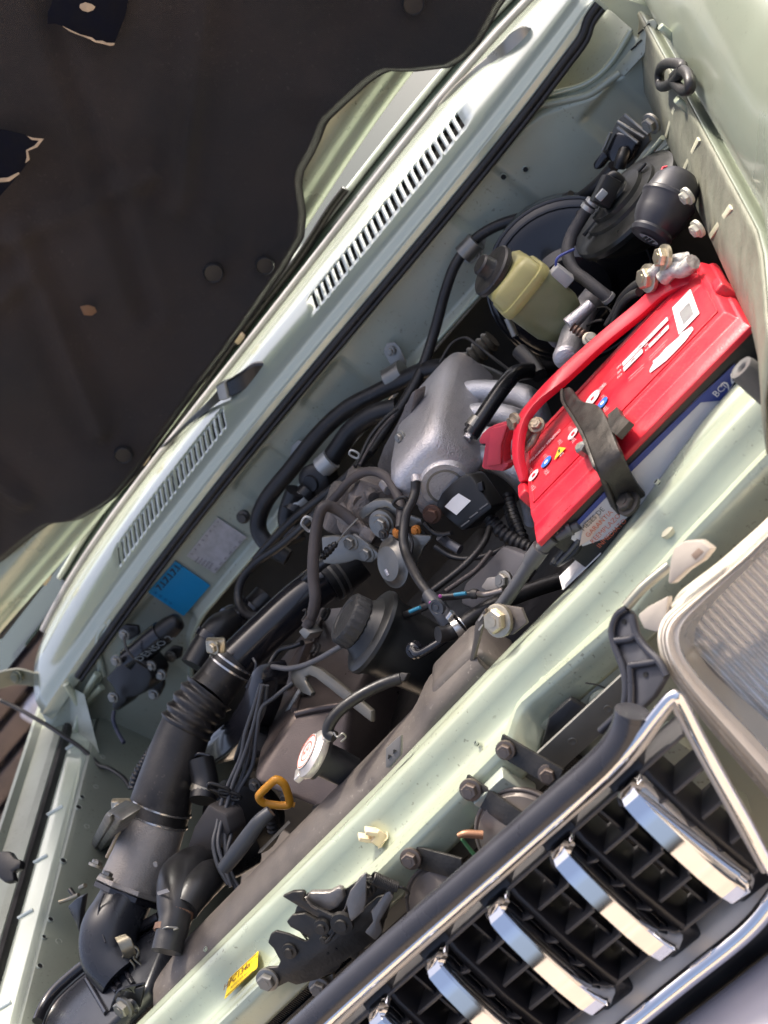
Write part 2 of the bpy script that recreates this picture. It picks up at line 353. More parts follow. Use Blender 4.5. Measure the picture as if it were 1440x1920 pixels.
sweepy('wing_panel', profR[7:], YS, dxR, dzR, mat('sunlit_wing_paint', (.30, .34, .265), .34, .35, .05, 5, coat=.4, col2=(.36, .36, .27), mix=.5, mscale=4, specks=.4), FR, sharp=45, solid=-.0012)  # body paint darkened to offset the sun's glare on the wing
fa, fb = np.array([.569, .3, .949]), np.array([.622, .3, .9985]); fn_ = nrm(np.cross(fb-fa, np.array([.055, 1, .058])))
if np.dot(fn_, CAM-fa) < 0: fn_ = -fn_
CREAM = mat('cream_sealer', (.50, .49, .36), .5, .1, .1, 40)
for a, b in (((1098, 405), (1062, 530)), ((1190, 520), (1118, 672)), ((1312, 775), (1222, 905))):
    A = onplane(*a, fa, fn_, 'B'); B_ = onplane(*b, fa, fn_, 'B'); B_ = A+(B_-A)*.86; A = A+fn_*.0035; B_ = B_+fn_*.0035
    wv = nrm(np.array([.055, 1, .058]))*.006
    V, F = strip_geo([A-wv, B_-wv], [A+wv, B_+wv], .005, 4); mk('seam_strip', V, F, CREAM, FR, bevel=.0006)
box('front_closing_panel', (.77, -.005, .72), .165, .006, .26, PAINT_IN, FR)
# two edge clips on the ledge
for (u, v) in ((1060, 120), (1122, 395)):
    C = onplane(u, v, fa+fn_*.004, fn_, 'B'); box('edge_clip', C, .004, .008, .010, PAINT, FR, bevel=.002)

FL = thing('fender', 'grey green far fender ledge with bolt holes beside the black air cleaner', 'fender', (-.66, .5, .85))
profL = [(-.57, .70), (-.585, .80), (-.596, .86), (-.612, .955), (-.616, .962), (-.622, .965)]
dxL = lambda y: -.018-.05*(y-.45); dzL = lambda y: .06*(y-.45)
sweepy('inner_ledge', profL, list(np.linspace(.0, .93, 20)), dxL, dzL, mat('shaded_green_inner_wing', (.215, .24, .19), .45, .25, .1, 14, coat=.15, col2=(.17, .175, .14), mix=.6, mscale=7, specks=.5), FL, sharp=30, solid=-.0012)  # same body paint darkened to stand in for shade, plus dirt specks
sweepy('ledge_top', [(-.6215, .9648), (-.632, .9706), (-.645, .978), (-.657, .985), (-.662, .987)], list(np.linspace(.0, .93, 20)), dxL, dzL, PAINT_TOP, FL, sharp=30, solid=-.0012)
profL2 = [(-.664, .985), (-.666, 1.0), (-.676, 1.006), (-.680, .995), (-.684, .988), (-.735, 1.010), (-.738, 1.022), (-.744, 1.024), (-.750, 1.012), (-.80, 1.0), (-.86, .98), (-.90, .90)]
sweepy('outer_channel', profL2, list(np.linspace(.0, .98, 20)), dxL, dzL, MATS['shaded_green_inner_wing'], FL, sharp=30, solid=-.0012)
sweepy('rubber_strip', [(-.6585, .984), (-.6585, .995), (-.661, .998), (-.664, .997)], list(np.linspace(.0, .92, 12)), dxL, dzL, RUBBER, FL, solid=-.002)
la, lb = np.array([-.640, .45, .965]), np.array([-.673, .45, .984]); ln = nrm(np.cross(lb-la, np.array([-.05, 1, .06])));  ln = ln if ln[2] > 0 else -ln
SEAM = mat('pale_sealant', (.55, .62, .6), .45, .1, .05)
for (a, b) in (((275, 965), (170, 1025)), ((208, 1180), (100, 1240)), ((145, 1420), (40, 1480)), ((48, 1825), (-10, 1860)), ((330, 690), (250, 740))):
    A = onplane(*a, la+ln*.001, ln, 'F'); B_ = onplane(*b, la+ln*.001, ln, 'F'); tube('seam_bead', [A, B_], .0032, SEAM, FL, 8)
ia, ib = np.array([-.614, .45, .86]), np.array([-.630, .45, .955]); inn = nrm(np.cross(ib-ia, np.array([-.05, 1, .06]))); inn = inn if np.dot(inn, CAM-ia) > 0 else -inn
for (u, v, r) in ((420, 880, 9), (360, 925, 10), (345, 970, 12), (380, 1055, 10), (278, 1205, 12), (222, 1462, 11), (193, 1540, 9), (257, 1560, 12), (175, 1667, 12), (450, 750, 9)):
    hole('F', u, v, ia, inn, r, FL)
for (a, b) in (((160, 635), (240, 672)), ((95, 865), (180, 905)), ((55, 950), (145, 992))):
    A = onplane(*a, (-.718, .45, 1.0), (.35, 0, 1), 'F'); B_ = onplane(*b, (-.718, .45, 1.0), (.35, 0, 1), 'F'); tube('stiffener', [A, B_], [.001, .006], PAINT_TOP, FL, 8)
hk = thing('rubber_bumper_hook', 'small black rubber hood stop on the grey green far fender channel', 'rubber stop', at(20, 1620, y=.42))
plate('stop_body', 'F', [(-30, 1160), (40, 1160), (60, 1190), (90, 1200), (85, 1235), (50, 1250), (60, 1290), (20, 1300), (-30, 1260)], at(20, 1620, y=.42), (.3, -.5, .8), .012, BLACKP, hk, bevel=.003)

# ---- cowl panel with two banks of louvre slots
cf = [at(u, v, y=.842) for u, v in ((60, 1345), (110, 1268), (175, 1178), (240, 1083), (400, 868), (550, 688), (700, 508), (830, 350), (950, 193), (1040, 77), (1110, -20))]
cr = [at(u, v, y=1.025) for u, v in ((40, 1290), (72, 1225), (98, 1150), (160, 1050), (280, 880), (440, 695), (600, 472), (720, 322), (820, 198), (905, 112), (955, 50), (1010, -15))]
def edge(L):
    L = sorted(L, key=lambda p: p[0]); xs = [p[0] for p in L]; ys = [p[1] for p in L]; zs = [p[2] for p in L]
    return lambda x: np.array([x, interp(x, xs, ys), interp(x, xs, zs)])
fz = np.polyfit([p[0] for p in cf], [p[2] for p in cf], 4); rz = np.polyfit([p[0] for p in cr], [p[2] for p in cr], 4)
XL_, XR_ = -.70, .645
def cowl_pt(x, t):
    z0, z1 = np.polyval(fz, x), np.polyval(rz, x)
    y = .842+(1.025-.842)*t; z = z0+(z1-z0)*t + .012*math.sin(math.pi*min(1, t*1.05)) - .010*(1-sst(t, 0, .10))
    return np.array([x, y, z])
def tx_of(u, v):   # invert: pixel -> (x,t) on the cowl by search
    best = None
    for t in np.linspace(0, 1, 81):
        y = .842+.183*t; P = at(u, v, y=y); e = abs(P[2]-cowl_pt(P[0], t)[2])
        if best is None or e < best[0]: best = (e, P[0], t)
    return best[1:]
gA = [tx_of(593, 582), tx_of(592, 548), tx_of(862, 246), tx_of(856, 210)]; gB = [tx_of(224, 1064), tx_of(222, 1020), tx_of(420, 818), tx_of(418, 776)]
def bank(g, n):
    x0, x1 = min(p[0] for p in g), max(p[0] for p in g)
    t0, t1 = sorted([g[0][1]+.02, (g[1][1]+g[3][1])/2]); w_ = (x1-x0)/(n-.5)
    return [(x0+i*w_, x0+i*w_+w_*.52) for i in range(n)], max(.12, t0), min(.8, max(t1, t0+.22))
bA, tA0, tA1 = bank(gA, 26); bB, tB0, tB1 = bank(gB, 25)
print('cowl banks', gA, gB, tA0, tA1, tB0, tB1)
xs = sorted(set([XL_+(XR_-XL_)*i/60 for i in range(61)]+[v for s in bA+bB for v in s]))
xs = [x for i, x in enumerate(xs) if i == 0 or x-xs[i-1] > 2e-4]
ts = sorted(set([0, .01, .025, .04, .06, .08, .1, .15, .2, .3, .4, .5, .6, .7, .8, .9, .95, 1.0, tA0, tA1, tB0, tB1]))
def is_slot(xm, tm):
    for s in bA:
        if s[0]-1e-4 < xm < s[1]+1e-4 and tA0 < tm < tA1: return True
    for s in bB:
        if s[0]-1e-4 < xm < s[1]+1e-4 and tB0 < tm < tB1: return True
    return False
V = [cowl_pt(x, t) for x in xs for t in ts]; nt_ = len(ts)
F = [(i*nt_+j, (i+1)*nt_+j, (i+1)*nt_+j+1, i*nt_+j+1) for i in range(len(xs)-1) for j in range(nt_-1) if not is_slot((xs[i]+xs[i+1])/2, (ts[j]+ts[j+1])/2)]
CW = thing('cowl', 'glossy pale green cowl panel with two banks of louvre slots below the windshield', 'body panel', (0, .93, 1.1))
o = mk('panel', V, F, PAINT_TOP, CW, sharp=60); md = o.modifiers.new('solid', 'SOLIDIFY'); md.thickness = .004; md.offset = -1
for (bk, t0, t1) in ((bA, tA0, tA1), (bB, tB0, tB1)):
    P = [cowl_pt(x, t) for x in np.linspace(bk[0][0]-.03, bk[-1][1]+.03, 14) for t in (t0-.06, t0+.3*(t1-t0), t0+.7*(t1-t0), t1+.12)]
    mk('slot_dark_sheet', [p-np.array([0, 0, .0085]) for p in P], [(i*4+k, i*4+4+k, i*4+5+k, i*4+1+k) for i in range(13) for k in range(3)], DARKVOID, CW)  # dark sheet under the slots, in place of the shade below them
mk('lower_face', [cowl_pt(x, 0)-np.array([0, .004*0, .02*k]) for x in xs for k in (0, 1)], [(i*2, i*2+1, i*2+3, i*2+2) for i in range(len(xs)-1)], PAINT_TOP, CW)
tube('rear_moulding', [cowl_pt(x, 1.0)+np.array([0, .006, .003]) for x in np.linspace(XL_, XR_, 40)], .006, mat('grey_gasket', (.3, .29, .3), .5), CW, 8, n=2)
# rubber seal along the cowl's front edge
sealP = [cowl_pt(x, 0)+np.array([0, -.004, -.014]) for x in np.linspace(-.60, .60, 40)]+[cowl_pt(x, .02)+np.array([.0, -.006, -.010]) for x in (.62, .64)]
g1 = sweep_geo(smooth_path(sealP, 3), .0062, 10); g2 = sweep_geo([p+np.array([0, -.004, -.007]) for p in smooth_path(sealP, 3)], .0032, 10)
V, F = join(g1, g2); mk('hood_seal', V, F, RUBBER, label='long black rubber weatherstrip along the front edge of the cowl', cat='seal')

# ---- windshield
GLASS = mat('dark_green_glass', (.035, .05, .045), .06, 0, .1, 3, coat=0, spec=.6)
def ws_fn(s, t):
    x = -1.0+1.9*s; return np.array([x, 1.035+.75*t, np.polyval(rz, max(-.62, min(.6, x)))-.004+.42*t-.10*abs(x)**2*t])
WS = thing('windshield', 'dark green tinted windshield glass rising behind the cowl', 'windshield', (0, 1.2, 1.1))
grid('pane', ws_fn, 30, 10, GLASS, WS)
tube('trim', [ws_fn((x+1.0)/1.9, .05)+np.array([0, -.003, .004]) for x in np.linspace(-.62, .62, 30)], .005, mat('pale_trim', (.5, .55, .5), .4), WS, 8, n=2)

# ---- wipers
ARM = mat('black_wiper_paint', (.02, .02, .022), .3, .2, .1, coat=.2)
def wiper(label, c, arm, collar, thin, pivot, blade, armm):
    W = thing('wiper', label, 'wiper', at(*pivot, c=c, y=.92) if len(pivot) == 2 else pts(c, [pivot])[0], group='windshield wipers')
    Cp = pts(c, [pivot])[0]; lathe('pivot_boot', Cp-np.array([0, 0, .010]), (0, -.35, 1), [(0, .019), (.006, .018), (.010, .012), (.016, .0115), (.018, .008)], BLACKP, W, 22)
    strip('arm_head', c, arm, .012, armm, W, bevel=.003, n=4); strip('arm_collar', c, collar, .013, mat('pale_wiper_collar', (.45, .43, .38), .3, .5), W, bevel=.002, n=3); strip('arm', c, thin, .005, armm, W, bevel=.001, n=4)
    tube('blade', blade, .0045, RUBBER, W, 8); tube('blade_spine', [p+np.array([0, -.004, .006]) for p in blade], .0028, ARM, W, 8)
wiper('black windshield wiper beside the left louvre bank of the cowl', 'C',
      [(1022, 168, 1000, 232, .905), (955, 165, 965, 243, .90), (905, 196, 915, 268, .90), (860, 222, 872, 288, .905), (825, 238, 842, 300, .915)],
      [(842, 228, 856, 297, .905), (822, 238, 838, 302, .91), (806, 250, 820, 304, .915)], [(815, 262, 828, 300, .925), (762, 322, 775, 345, .96), (695, 385, 702, 400, 1.0), (600, 480, 606, 490, 1.03)],
      (1020, 185, .915), [at(u, v, y=y, c='C') for u, v, y in ((945, 0, 1.06), (890, 70, 1.06), (700, 340, 1.06), (540, 560, 1.06), (400, 680, 1.06), (180, 960, 1.06), (0, 1190, 1.06))], ARM)
wiper('windshield wiper with pale metal arm at the hinge end of the cowl', 'B',
      [(565, 108, 560, 172, .915), (522, 102, 545, 185, .91), (478, 122, 495, 190, .915), (440, 160, 452, 208, .925), (385, 212, 400, 246, .95)],
      [(545, 100, 552, 180, .912), (525, 102, 540, 184, .91)], [(390, 210, 402, 245, .95), (335, 255, 345, 280, .98), (250, 335, 258, 350, 1.01), (180, 420, 186, 430, 1.03)],
      (572, 150, .925), [at(u, v, y=y, c='A') for u, v, y in ((1300, 710, 1.06), (1240, 790, 1.06), (1130, 960, 1.06), (1000, 1130, 1.06), (880, 1290, 1.06))], mat('wiper_arm_bright', (.42, .39, .33), .32, .5, coat=.2))

# ---- opened hood: inner panel and insulation pad
HT = R(80); HD = np.array([0, -math.cos(HT), math.sin(HT)]); HN = np.array([0, -math.sin(HT), -math.cos(HT)])
HP = at(575, 390, y=.935)
def h_xt(u, v):
    P = onplane(u, v, HP, HN); return P[0], float(np.dot(P-HP, HD))
low = sorted(h_xt(u, v) for u, v in ((-40, 1250), (0, 1195), (90, 1085), (165, 1010), (235, 925), (300, 850), (370, 750), (470, 600), (575, 440), (600, 360), (720, 235), (800, 128), (880, 30), (930, -40)))
lx = [p[0] for p in low]; lt = [p[1] for p in low]; lc = np.polyfit(lx, lt, 4)
pad = sorted(h_xt(u, v) for u, v in ((990, -60), (935, 0), (895, 72), (868, 100), (840, 116), (770, 123), (722, 120), (690, 140), (650, 175), (612, 213), (600, 245), (588, 272), (568, 308), (565, 332), (573, 385), (570, 430), (535, 490), (435, 632), (350, 745), (270, 855), (222, 912), (200, 928), (150, 957), (100, 962), (55, 995), (15, 1030), (-30, 1060)))
pxs = [p[0] for p in pad]; pts_ = [p[1] for p in pad]
HOOD = thing('hood', 'raised hood seen from below with pale green inner frame', 'hood', HP)
def hpt(x, t, off=0.): return np.array([x, HP[1], HP[2]])*np.array([1, 1, 1])+HD*t+HN*off
def hood_fn(s, q):
    x = -.74+1.46*s; t0 = np.polyval(lc, x); d = (.95-t0)*(q**1.8); 
    off = -.012*(1-sst(d, 0, .014)) + .016*sst(d, .02, .045)-.010*sst(d, .062, .085)+.016*sst(d, .12, .16)
    return hpt(x, t0+d, off-.012)
grid('inner_panel', hood_fn, 60, 70, PAINT, HOOD, sharp=60, solid=.004)
rp = random.Random(3)
blobs = [(rp.uniform(-.7, .6), rp.uniform(.05, .9), rp.uniform(.02, .14), rp.uniform(-.009, .011)) for _ in range(95)]
def pad_fn(s, q):
    x = -.73+1.44*s; t0 = interp(x, pxs, pts_); t = t0+(.91-t0)*(q**1.5)
    off = .040
    for bx, bt, br, bh in blobs: off += bh*math.exp(-((x-bx)**2*1.6+(t-bt)**2)/br**2)
    off += .004*math.sin(x*26+t*14)*sst(t, .05, .3)*.5
    for (ax_, at_, bx_, bt_, h_) in ((-.5, .1, -.2, .5, .009), (-.25, .05, -.05, .3, .008), (-.05, .1, .25, .45, -.006), (-.6, .5, .0, .62, .007), (.1, .15, .4, .3, .006), (-.42, .08, -.36, .32, .007), (-.15, .35, .12, .2, .006), (-.3, .3, -.1, .26, .006)):
        dx_, dt_ = bx_-ax_, bt_-at_; k_ = max(0., min(1., ((x-ax_)*dx_+(t-at_)*dt_)/(dx_*dx_+dt_*dt_))); dd = math.hypot(x-ax_-k_*dx_, t-at_-k_*dt_); off += h_*math.exp(-(dd/.014)**2)-h_*.6*math.exp(-((dd-.026)/.016)**2)
    off -= .014*(1-sst(t-t0, 0, .015))
    return hpt(x, t, off)
def pad_mat():
    m = mat('dark_insulation_fabric', (.0125, .0102, .0112), .54, 0, .45, 6, col2=(.032, .023, .021), mix=.85, mscale=5, specks=.3, spcol=(.10, .085, .08))
    t = m.node_tree; n = t.nodes; L = t.links; b = n['Principled BSDF']
    tc = n.new('ShaderNodeTexCoord'); wv = n.new('ShaderNodeTexWave'); wv.inputs['Scale'].default_value = 160; wv.inputs['Distortion'].default_value = 1.5; wv.bands_direction = 'X'
    w2 = n.new('ShaderNodeTexWave'); w2.inputs['Scale'].default_value = 160; w2.bands_direction = 'Z'; w2.inputs['Distortion'].default_value = 1.5
    L.new(tc.outputs['Object'], wv.inputs[0]); L.new(tc.outputs['Object'], w2.inputs[0])
    a = n.new('ShaderNodeMath'); a.operation = 'ADD'; L.new(wv.outputs[1], a.inputs[0]); L.new(w2.outputs[1], a.inputs[1])
    bp = n.new('ShaderNodeBump'); bp.inputs['Strength'].default_value = .6; bp.inputs['Distance'].default_value = .002; L.new(a.outputs[0], bp.inputs['Height']); L.new(bp.outputs[0], b.inputs['Normal'])
    return m
grid('insulation_pad', pad_fn, 150, 110, pad_mat(), HOOD, sharp=80, solid=-.008)
NAVY = mat('worn_navy_tape', (.004, .005, .011), .9, 0, .3, 60, bump=.3, bscale=200, spec=.15)
TAN = mat('torn_tan_backing', (.42, .33, .24), .8, 0, .3, 60)
def hood_plate(name, uv, c, off, th, m, parent=HOOD):
    P = [onplane(u, v, HP+HN*off, HN, c) for u, v in uv]; return prism(name, P, HN*th, m, parent, bevel=.0006)
hood_plate('tape_patch', [(180, 45), (195, 10), (205, -40), (490, -40), (470, 60), (430, 160), (415, 170), (395, 160), (380, 150), (360, 150), (345, 140), (300, 130), (265, 112), (235, 98), (205, 88), (178, 90)], 'A', .054, .0015, NAVY)
hood_plate('torn_edge', [(300, 15), (320, 8), (345, 15), (358, 25), (350, 38), (330, 45), (310, 40), (298, 28)], 'A', .0556, .001, TAN)
hood_plate('torn_edge', [(232, 96), (300, 128), (345, 140), (360, 152), (385, 152), (400, 160), (430, 160), (428, 170), (412, 172), (392, 166), (355, 158), (340, 148), (262, 118)], 'A', .0556, .001, TAN)
hood_plate('tape_patch', [(-40, 480), (15, 485), (60, 495), (100, 505), (120, 518), (160, 520), (140, 550), (105, 565), (110, 600), (75, 650), (40, 690), (0, 735), (-40, 760)], 'A', .054, .0015, NAVY)
hood_plate('torn_edge', [(100, 508), (122, 516), (165, 520), (140, 552), (105, 566), (112, 598), (95, 612), (100, 590), (98, 562), (130, 545), (145, 527), (118, 524)], 'A', .0556, .001, TAN)
hood_plate('torn_edge', [(-10, 668), (30, 665), (70, 645), (74, 652), (35, 680), (-10, 684)], 'A', .0556, .001, TAN)
hood_plate('worn_spot', [(300, 1148), (330, 1142), (355, 1150), (364, 1168), (345, 1182), (315, 1180)], 'A', .054, .002, mat('rust_spot', (.16, .09, .05), .8))
for (u, v, c, r) in ((993, 997, 'A', 35), (800, 1025, 'A', 38), (462, 508, 'C', 34), (110, 15, 'B', 42)):
    C = onplane(u, v, HP+HN*.047, HN, c); lathe('fastener_button', C, HN, [(-.004, r*mpp(C, c)*1.05), (.0015, r*mpp(C, c)), (.0025, r*mpp(C, c)*.93), (.0008, r*mpp(C, c)*.85), (.0012, r*mpp(C, c)*.2)], mat('dark_button', (.012, .012, .014), .45), HOOD, 24)
for (u, v) in ((895, 65), (540, 520), (170, 970)):
    C = at(u, v, y=1.045, c='C'); box('glass_clip', C, .008, .008, .007, mat('tan_clip', (.30, .24, .17), .6), WS, bevel=.002)
X_, Y_, Z_ = np.array([1., 0, 0]), np.array([0, 1., 0]), np.array([0, 0, 1.])
def loft_rect(rings):
    V, F = [], []
    for (x0, y0, x1, y1, z) in rings: V += [(x0, y0, z), (x1, y0, z), (x1, y1, z), (x0, y1, z)]
    for i in range(len(rings)-1):
        for k in range(4): F.append((i*4+k, i*4+(k+1) % 4, i*4+4+(k+1) % 4, i*4+4+k))
    F.append((3, 2, 1, 0)); q = len(rings)*4-4; F.append((q, q+1, q+2, q+3)); return V, F
# ================================================================== BATTERY
BAT = thing('battery', 'red topped car battery with black case behind the headlight', 'battery', (.43, .225, .74))
V, F = loft_rect([(.306, .152, .556, .308, .74), (.304, .150, .557, .309, .925), (.302, .147, .559, .311, .9395)])
mk('case', V, F, mat('battery_case_black', (.022, .021, .02), .5, 0, .2, 30, bump=.1), BAT, bevel=.003)
V, F = loft_rect([(.299, .143, .561, .313, .938), (.299, .143, .561, .313, .9435), (.302, .152, .559, .311, .9475), (.304, .163, .557, .310, .9485), (.307, .170, .554, .309, .9555), (.309, .172, .552, .308, .9575)])
LID = mk('lid', V, F, RED, BAT, bevel=.0022, bsegs=3)
V, F = loft_rect([(.312, .255, .548, .3125, .955), (.316, .262, .544, .311, .9578), (.320, .264, .540, .309, .9582)])
mk('rear_step', V, F, RED, LID, bevel=.001)
for x0_, x1_ in ((.318, .395), (.405, .465), (.475, .535)): V, F = loft_rect([(x0_, .176, x1_, .1785, .9572), (x0_, .1762, x1_, .178, .9581)]); mk('ridge', V, F, RED, LID, bevel=.0004)
for sx in (-1, 1):
    cx = .43+sx*.1285; V, F = loft_rect([(cx-.006, .215, cx+.006, .243, .94), (cx-.005, .217, cx+.005, .241, .9585), (cx-.004, .219, cx+.004, .239, .960)]); mk('handle_boss', V, F, RED, LID, bevel=.002)
V, F = strip_geo([at(u, v, y=y, c='E') for u, v, y in ((240, 1195, .235), (203, 1060, .26), (222, 900, .285), (298, 785, .30), (438, 638, .312), (618, 478, .318), (788, 338, .318), (898, 243, .312), (1018, 192, .30), (1110, 186, .288), (1192, 212, .27), (1290, 285, .24))],
                 [at(u, v, y=y, c='E') for u, v, y in ((262, 1185, .232), (232, 1050, .25), (256, 905, .272), (330, 797, .285), (472, 690, .298), (642, 532, .304), (822, 388, .304), (932, 292, .298), (1042, 242, .288), (1115, 238, .276), (1180, 268, .258), (1272, 318, .232))], .008, 6)
mk('carry_strap', V, F, mat('red_strap_plastic', (.60, .014, .035), .38, 0, .05, 20, coat=.1), BAT, bevel=.0012)
for a_, b_, c_, d_ in ((.314, .181, .548, .1825), (.314, .2985, .548, .30), (.314, .181, .3155, .30), (.5465, .181, .548, .30)): V, F = loft_rect([(a_, b_, c_, d_, .957), (a_, b_, c_, d_, .9590)]); mk('border_ridge', V, F, RED, LID, bevel=.0004)
LZ = .9586
WHT = mat('white_label', (.78, .77, .76), .5, 0, .05, 40); PINKW = mat('white_print', (.80, .58, .58), .5, 0, .05); BLU = mat('blue_print', (.03, .16, .55), .45, 0, .05); YEL = mat('yellow_print', (.75, .50, .04), .45, 0, .05); INK = mat('black_print', (.02, .02, .02), .5, 0, .05)
def flat(name, c, uv, z, m, parent, th=.0005):
    P = [at(u, v, z=z, c=c) for u, v in uv]; return prism(name, P, Z_*th, m, parent, bevel=0)
flat('barcode_label', 'S', [(940, 208), (1062, 82), (1122, 245), (985, 387)], LZ, WHT, BAT)
for k in range(11):
    a, b = .12+.07*k, .12+.07*k+.03
    e0 = lambda q, h: (np.array([975, 232])+(np.array([1062, 140])-np.array([975, 232]))*0+np.array([78, -85])*h+np.array([40, 110])*q)
    flat('barcode_line', 'S', [tuple(e0(a, .05)), tuple(e0(a, .95)), tuple(e0(b, .95)), tuple(e0(b, .05))], LZ+.0006, INK, BAT, .0002)
flat('torn_label', 'S', [(1072, 335), (1082, 352), (1030, 425), (960, 500), (900, 560), (850, 600), (790, 645), (788, 630), (815, 580), (808, 570), (850, 535), (900, 478), (985, 405), (1000, 380)], LZ, WHT, BAT)
flat('rating_box', 'S', [(602, 578), (905, 268), (912, 292), (609, 602)], LZ, PINKW, BAT); flat('rating_box', 'S', [(609, 610), (735, 482), (742, 508), (613, 638)], LZ, PINKW, BAT); flat('rating_box', 'S', [(780, 458), (913, 322), (917, 345), (786, 478)], LZ, PINKW, BAT)
def ltext(s, c, u, v, size, m=PINKW, z=LZ, parent=None): return text('lettering', s, at(u, v, z=z, c=c), X_, Y_, size, m, parent or BAT, lift=.0009, ysc=1.75, bold=.012)
ltext('L - 24R - 530   12 V', 'S', 757, 437, .0036, INK); ltext('24R', 'S', 675, 560, .0036, INK); ltext('530 A', 'S', 672, 592, .0034, INK); ltext('692 A', 'S', 848, 402, .0034, INK)
ltext('TIPO', 'S', 583, 606, .003); ltext('BCI', 'S', 585, 640, .003); ltext('CCA', 'S', 588, 668, .003); ltext('CA', 'S', 766, 462, .003); ltext('RC', 'S', 772, 488, .003)
ltext('PELIGRO / VENENO', 'T', 325, 602, .0050)
ltext('IGNICION', 'T', 842, 80, .0045); ltext('ION', 'T', 868, 38, .0050)
for i, (u, v) in enumerate(((175, 820), (200, 990), (330, 840), (470, 660), (460, 550), (590, 530), (560, 420), (880, 120), (900, 230), (320, 690))):
    for k in range(3): ltext(['----', '- -- -', '---'][k] if 0 else 'xxxxxx'[:4+k % 3], 'T', u+k*9, v+k*12, .0018)
for (a, b) in (((632, 700), (765, 575)), ((640, 712), (762, 597)), ((770, 562), (925, 405)), ((775, 575), (905, 445))):
    A, B_ = at(*a, z=LZ, c='S'), at(*b, z=LZ, c='S'); n_ = int(np.linalg.norm(B_-A)/.0016)
    text('lettering', 'n'*max(4, n_), (A+B_)/2, B_-A, np.cross(Z_, B_-A), .0026, PINKW, BAT, lift=.0009)
def disc(c, u, v, r, m, z=LZ+.0006, name='warning_symbol'):
    C = at(u, v, z=z, c=c); return lathe(name, C, Z_, [(0, r), (.0003, r)], m, BAT, 24)
for (c, u, v, m, m2) in (('T', 330, 750, BLU, WHT), ('T', 872, 183, BLU, WHT), ('T', 208, 880, PINKW, RED), ('T', 587, 480, PINKW, RED), ('T', 775, 140, WHT, RED)):
    disc(c, u, v, .0068 if m is not WHT else .010, m); C = at(u, v, z=LZ+.0011, c=c)
    lathe('warning_symbol', C, Z_, [(0, .0025), (.0003, .0025)], m2, BAT, 12)
C = at(460, 650, z=LZ+.0006, c='T'); prism('warning_triangle', [C+np.array([-.008, -.006, 0]), C+np.array([.008, -.006, 0]), C+np.array([0, .009, 0])], Z_*.0004, YEL, BAT, bevel=0)
C = C+Z_*.0006; prism('warning_mark', [C+np.array([-.001, -.003, 0]), C+np.array([.001, -.003, 0]), C+np.array([.0012, .003, 0]), C+np.array([-.0012, .003, 0])], Z_*.0003, INK, BAT, bevel=0)
def fface(name, c, uv, y, m): P = [at(u, v, y=y, c=c) for u, v in uv]; return prism(name, P, -Y_*.0006, m, BAT, bevel=0)
fface('front_label', 'U', [(905, 560), (905, 700), (780, 1000), (300, 1560), (-200, 2050), (-400, 2120), (-500, 2060), (-470, 1960), (-60, 1495), (590, 845)], .1488, mat('silver_label', (.60, .59, .6), .5, 0, .04))
fface('label_band', 'U', [(905, 555), (905, 690), (860, 770), (778, 872), (612, 888), (20, 1478), (-440, 1950), (-460, 1920), (-15, 1440), (600, 842)], .1475, mat('navy_label', (.03, .05, .22), .5, 0, .05))
for s, u, v, sz, m in (('BCI', 775, 785, .0085, WHT), ('24R', 905, 690, .016, WHT)):
    text('lettering', s, at(u, v, y=.1468, c='U'), X_, Z_, sz, m, BAT)
fface('warranty_sticker', 'T', [(690, 1350), (820, 1245), (870, 1330), (750, 1500), (650, 1560)], .1465, mat('peach_sticker', (.62, .50, .42), .6))
for k, (s, m) in enumerate((('MESES DE', INK), ('GARANTIA', mat('red_print', (.55, .12, .06), .5)), ('REEMPLAZO', MATS['red_print']), ('INMEDIATO', MATS['red_print']))):
    text('lettering', s, at(748, 1330, y=.1455, c='T')-Z_*.0075*k+X_*.004, X_, Z_, .0066, m, BAT)
text('embossed_lettering', 'JAUER', at(510, 1285, y=.1465, c='T'), X_, Z_, .012, mat('case_emboss', (.045, .043, .04), .5), BAT)
# terminals
LEAD = mat('oxidised_lead', (.36, .35, .33), .55, .5, .35, 120, bump=.8, bscale=200, col2=(.6, .58, .54), mix=.8, mscale=60)
BRONZ = mat('dirty_brass_terminal', (.20, .15, .10), .5, .6, .3, 90, bump=.6, bscale=200, col2=(.42, .38, .32), mix=.6, mscale=50)
def lump(c, uvy, rpx): P = pts(c, uvy); return sweep_geo(smooth_path(P, 4), rpx*mpp(P[0], c), 10)
TP = thing('battery_terminal', 'brown corroded battery clamp beside the red terminal cap', 'terminal', at(160, 560, y=.285, c='T'))
V, F = join(lump('T', [(70, 610, .272), (110, 520, .276), (170, 440, .28), (240, 380, .285)], 52), lump('T', [(230, 350, .285), (260, 420, .275), (200, 560, .268), (120, 640, .265)], 34)); mk('clamp', V, F, BRONZ, TP, sharp=60)
hexbolt(at(235, 395, y=.272, c='T'), (.3, -.5, .6), .006, BRONZ, TP); hexbolt(at(30, 370, y=.285, c='T'), (-.6, -.5, .6), .007, BRONZ, TP, 'clamp_bolt')
tube('stud', [at(20, 320, y=.29, c='T'), at(90, 400, y=.285, c='T')], .006, BRONZ, TP, 10)
TN = thing('battery_terminal', 'silvery corroded battery clamp at the fender end of the battery', 'terminal', at(1250, 500, y=.29))
V, F = join(lump('E', [(1080, 130, .275), (1030, 170, .285), (980, 170, .295), (930, 215, .30)], 40), lump('E', [(1060, 120, .30), (1000, 130, .30), (940, 150, .305), (860, 215, .315)], 38)); mk('clamp', V, F, LEAD, TN, sharp=60)
hexbolt(at(940, 110, y=.30, c='E'), (-.5, -.3, .8), .009, ZINC, TN); hexbolt(at(865, 210, y=.315, c='E'), (-.5, -.4, .7), .010, ZINC, TN, 'nut')
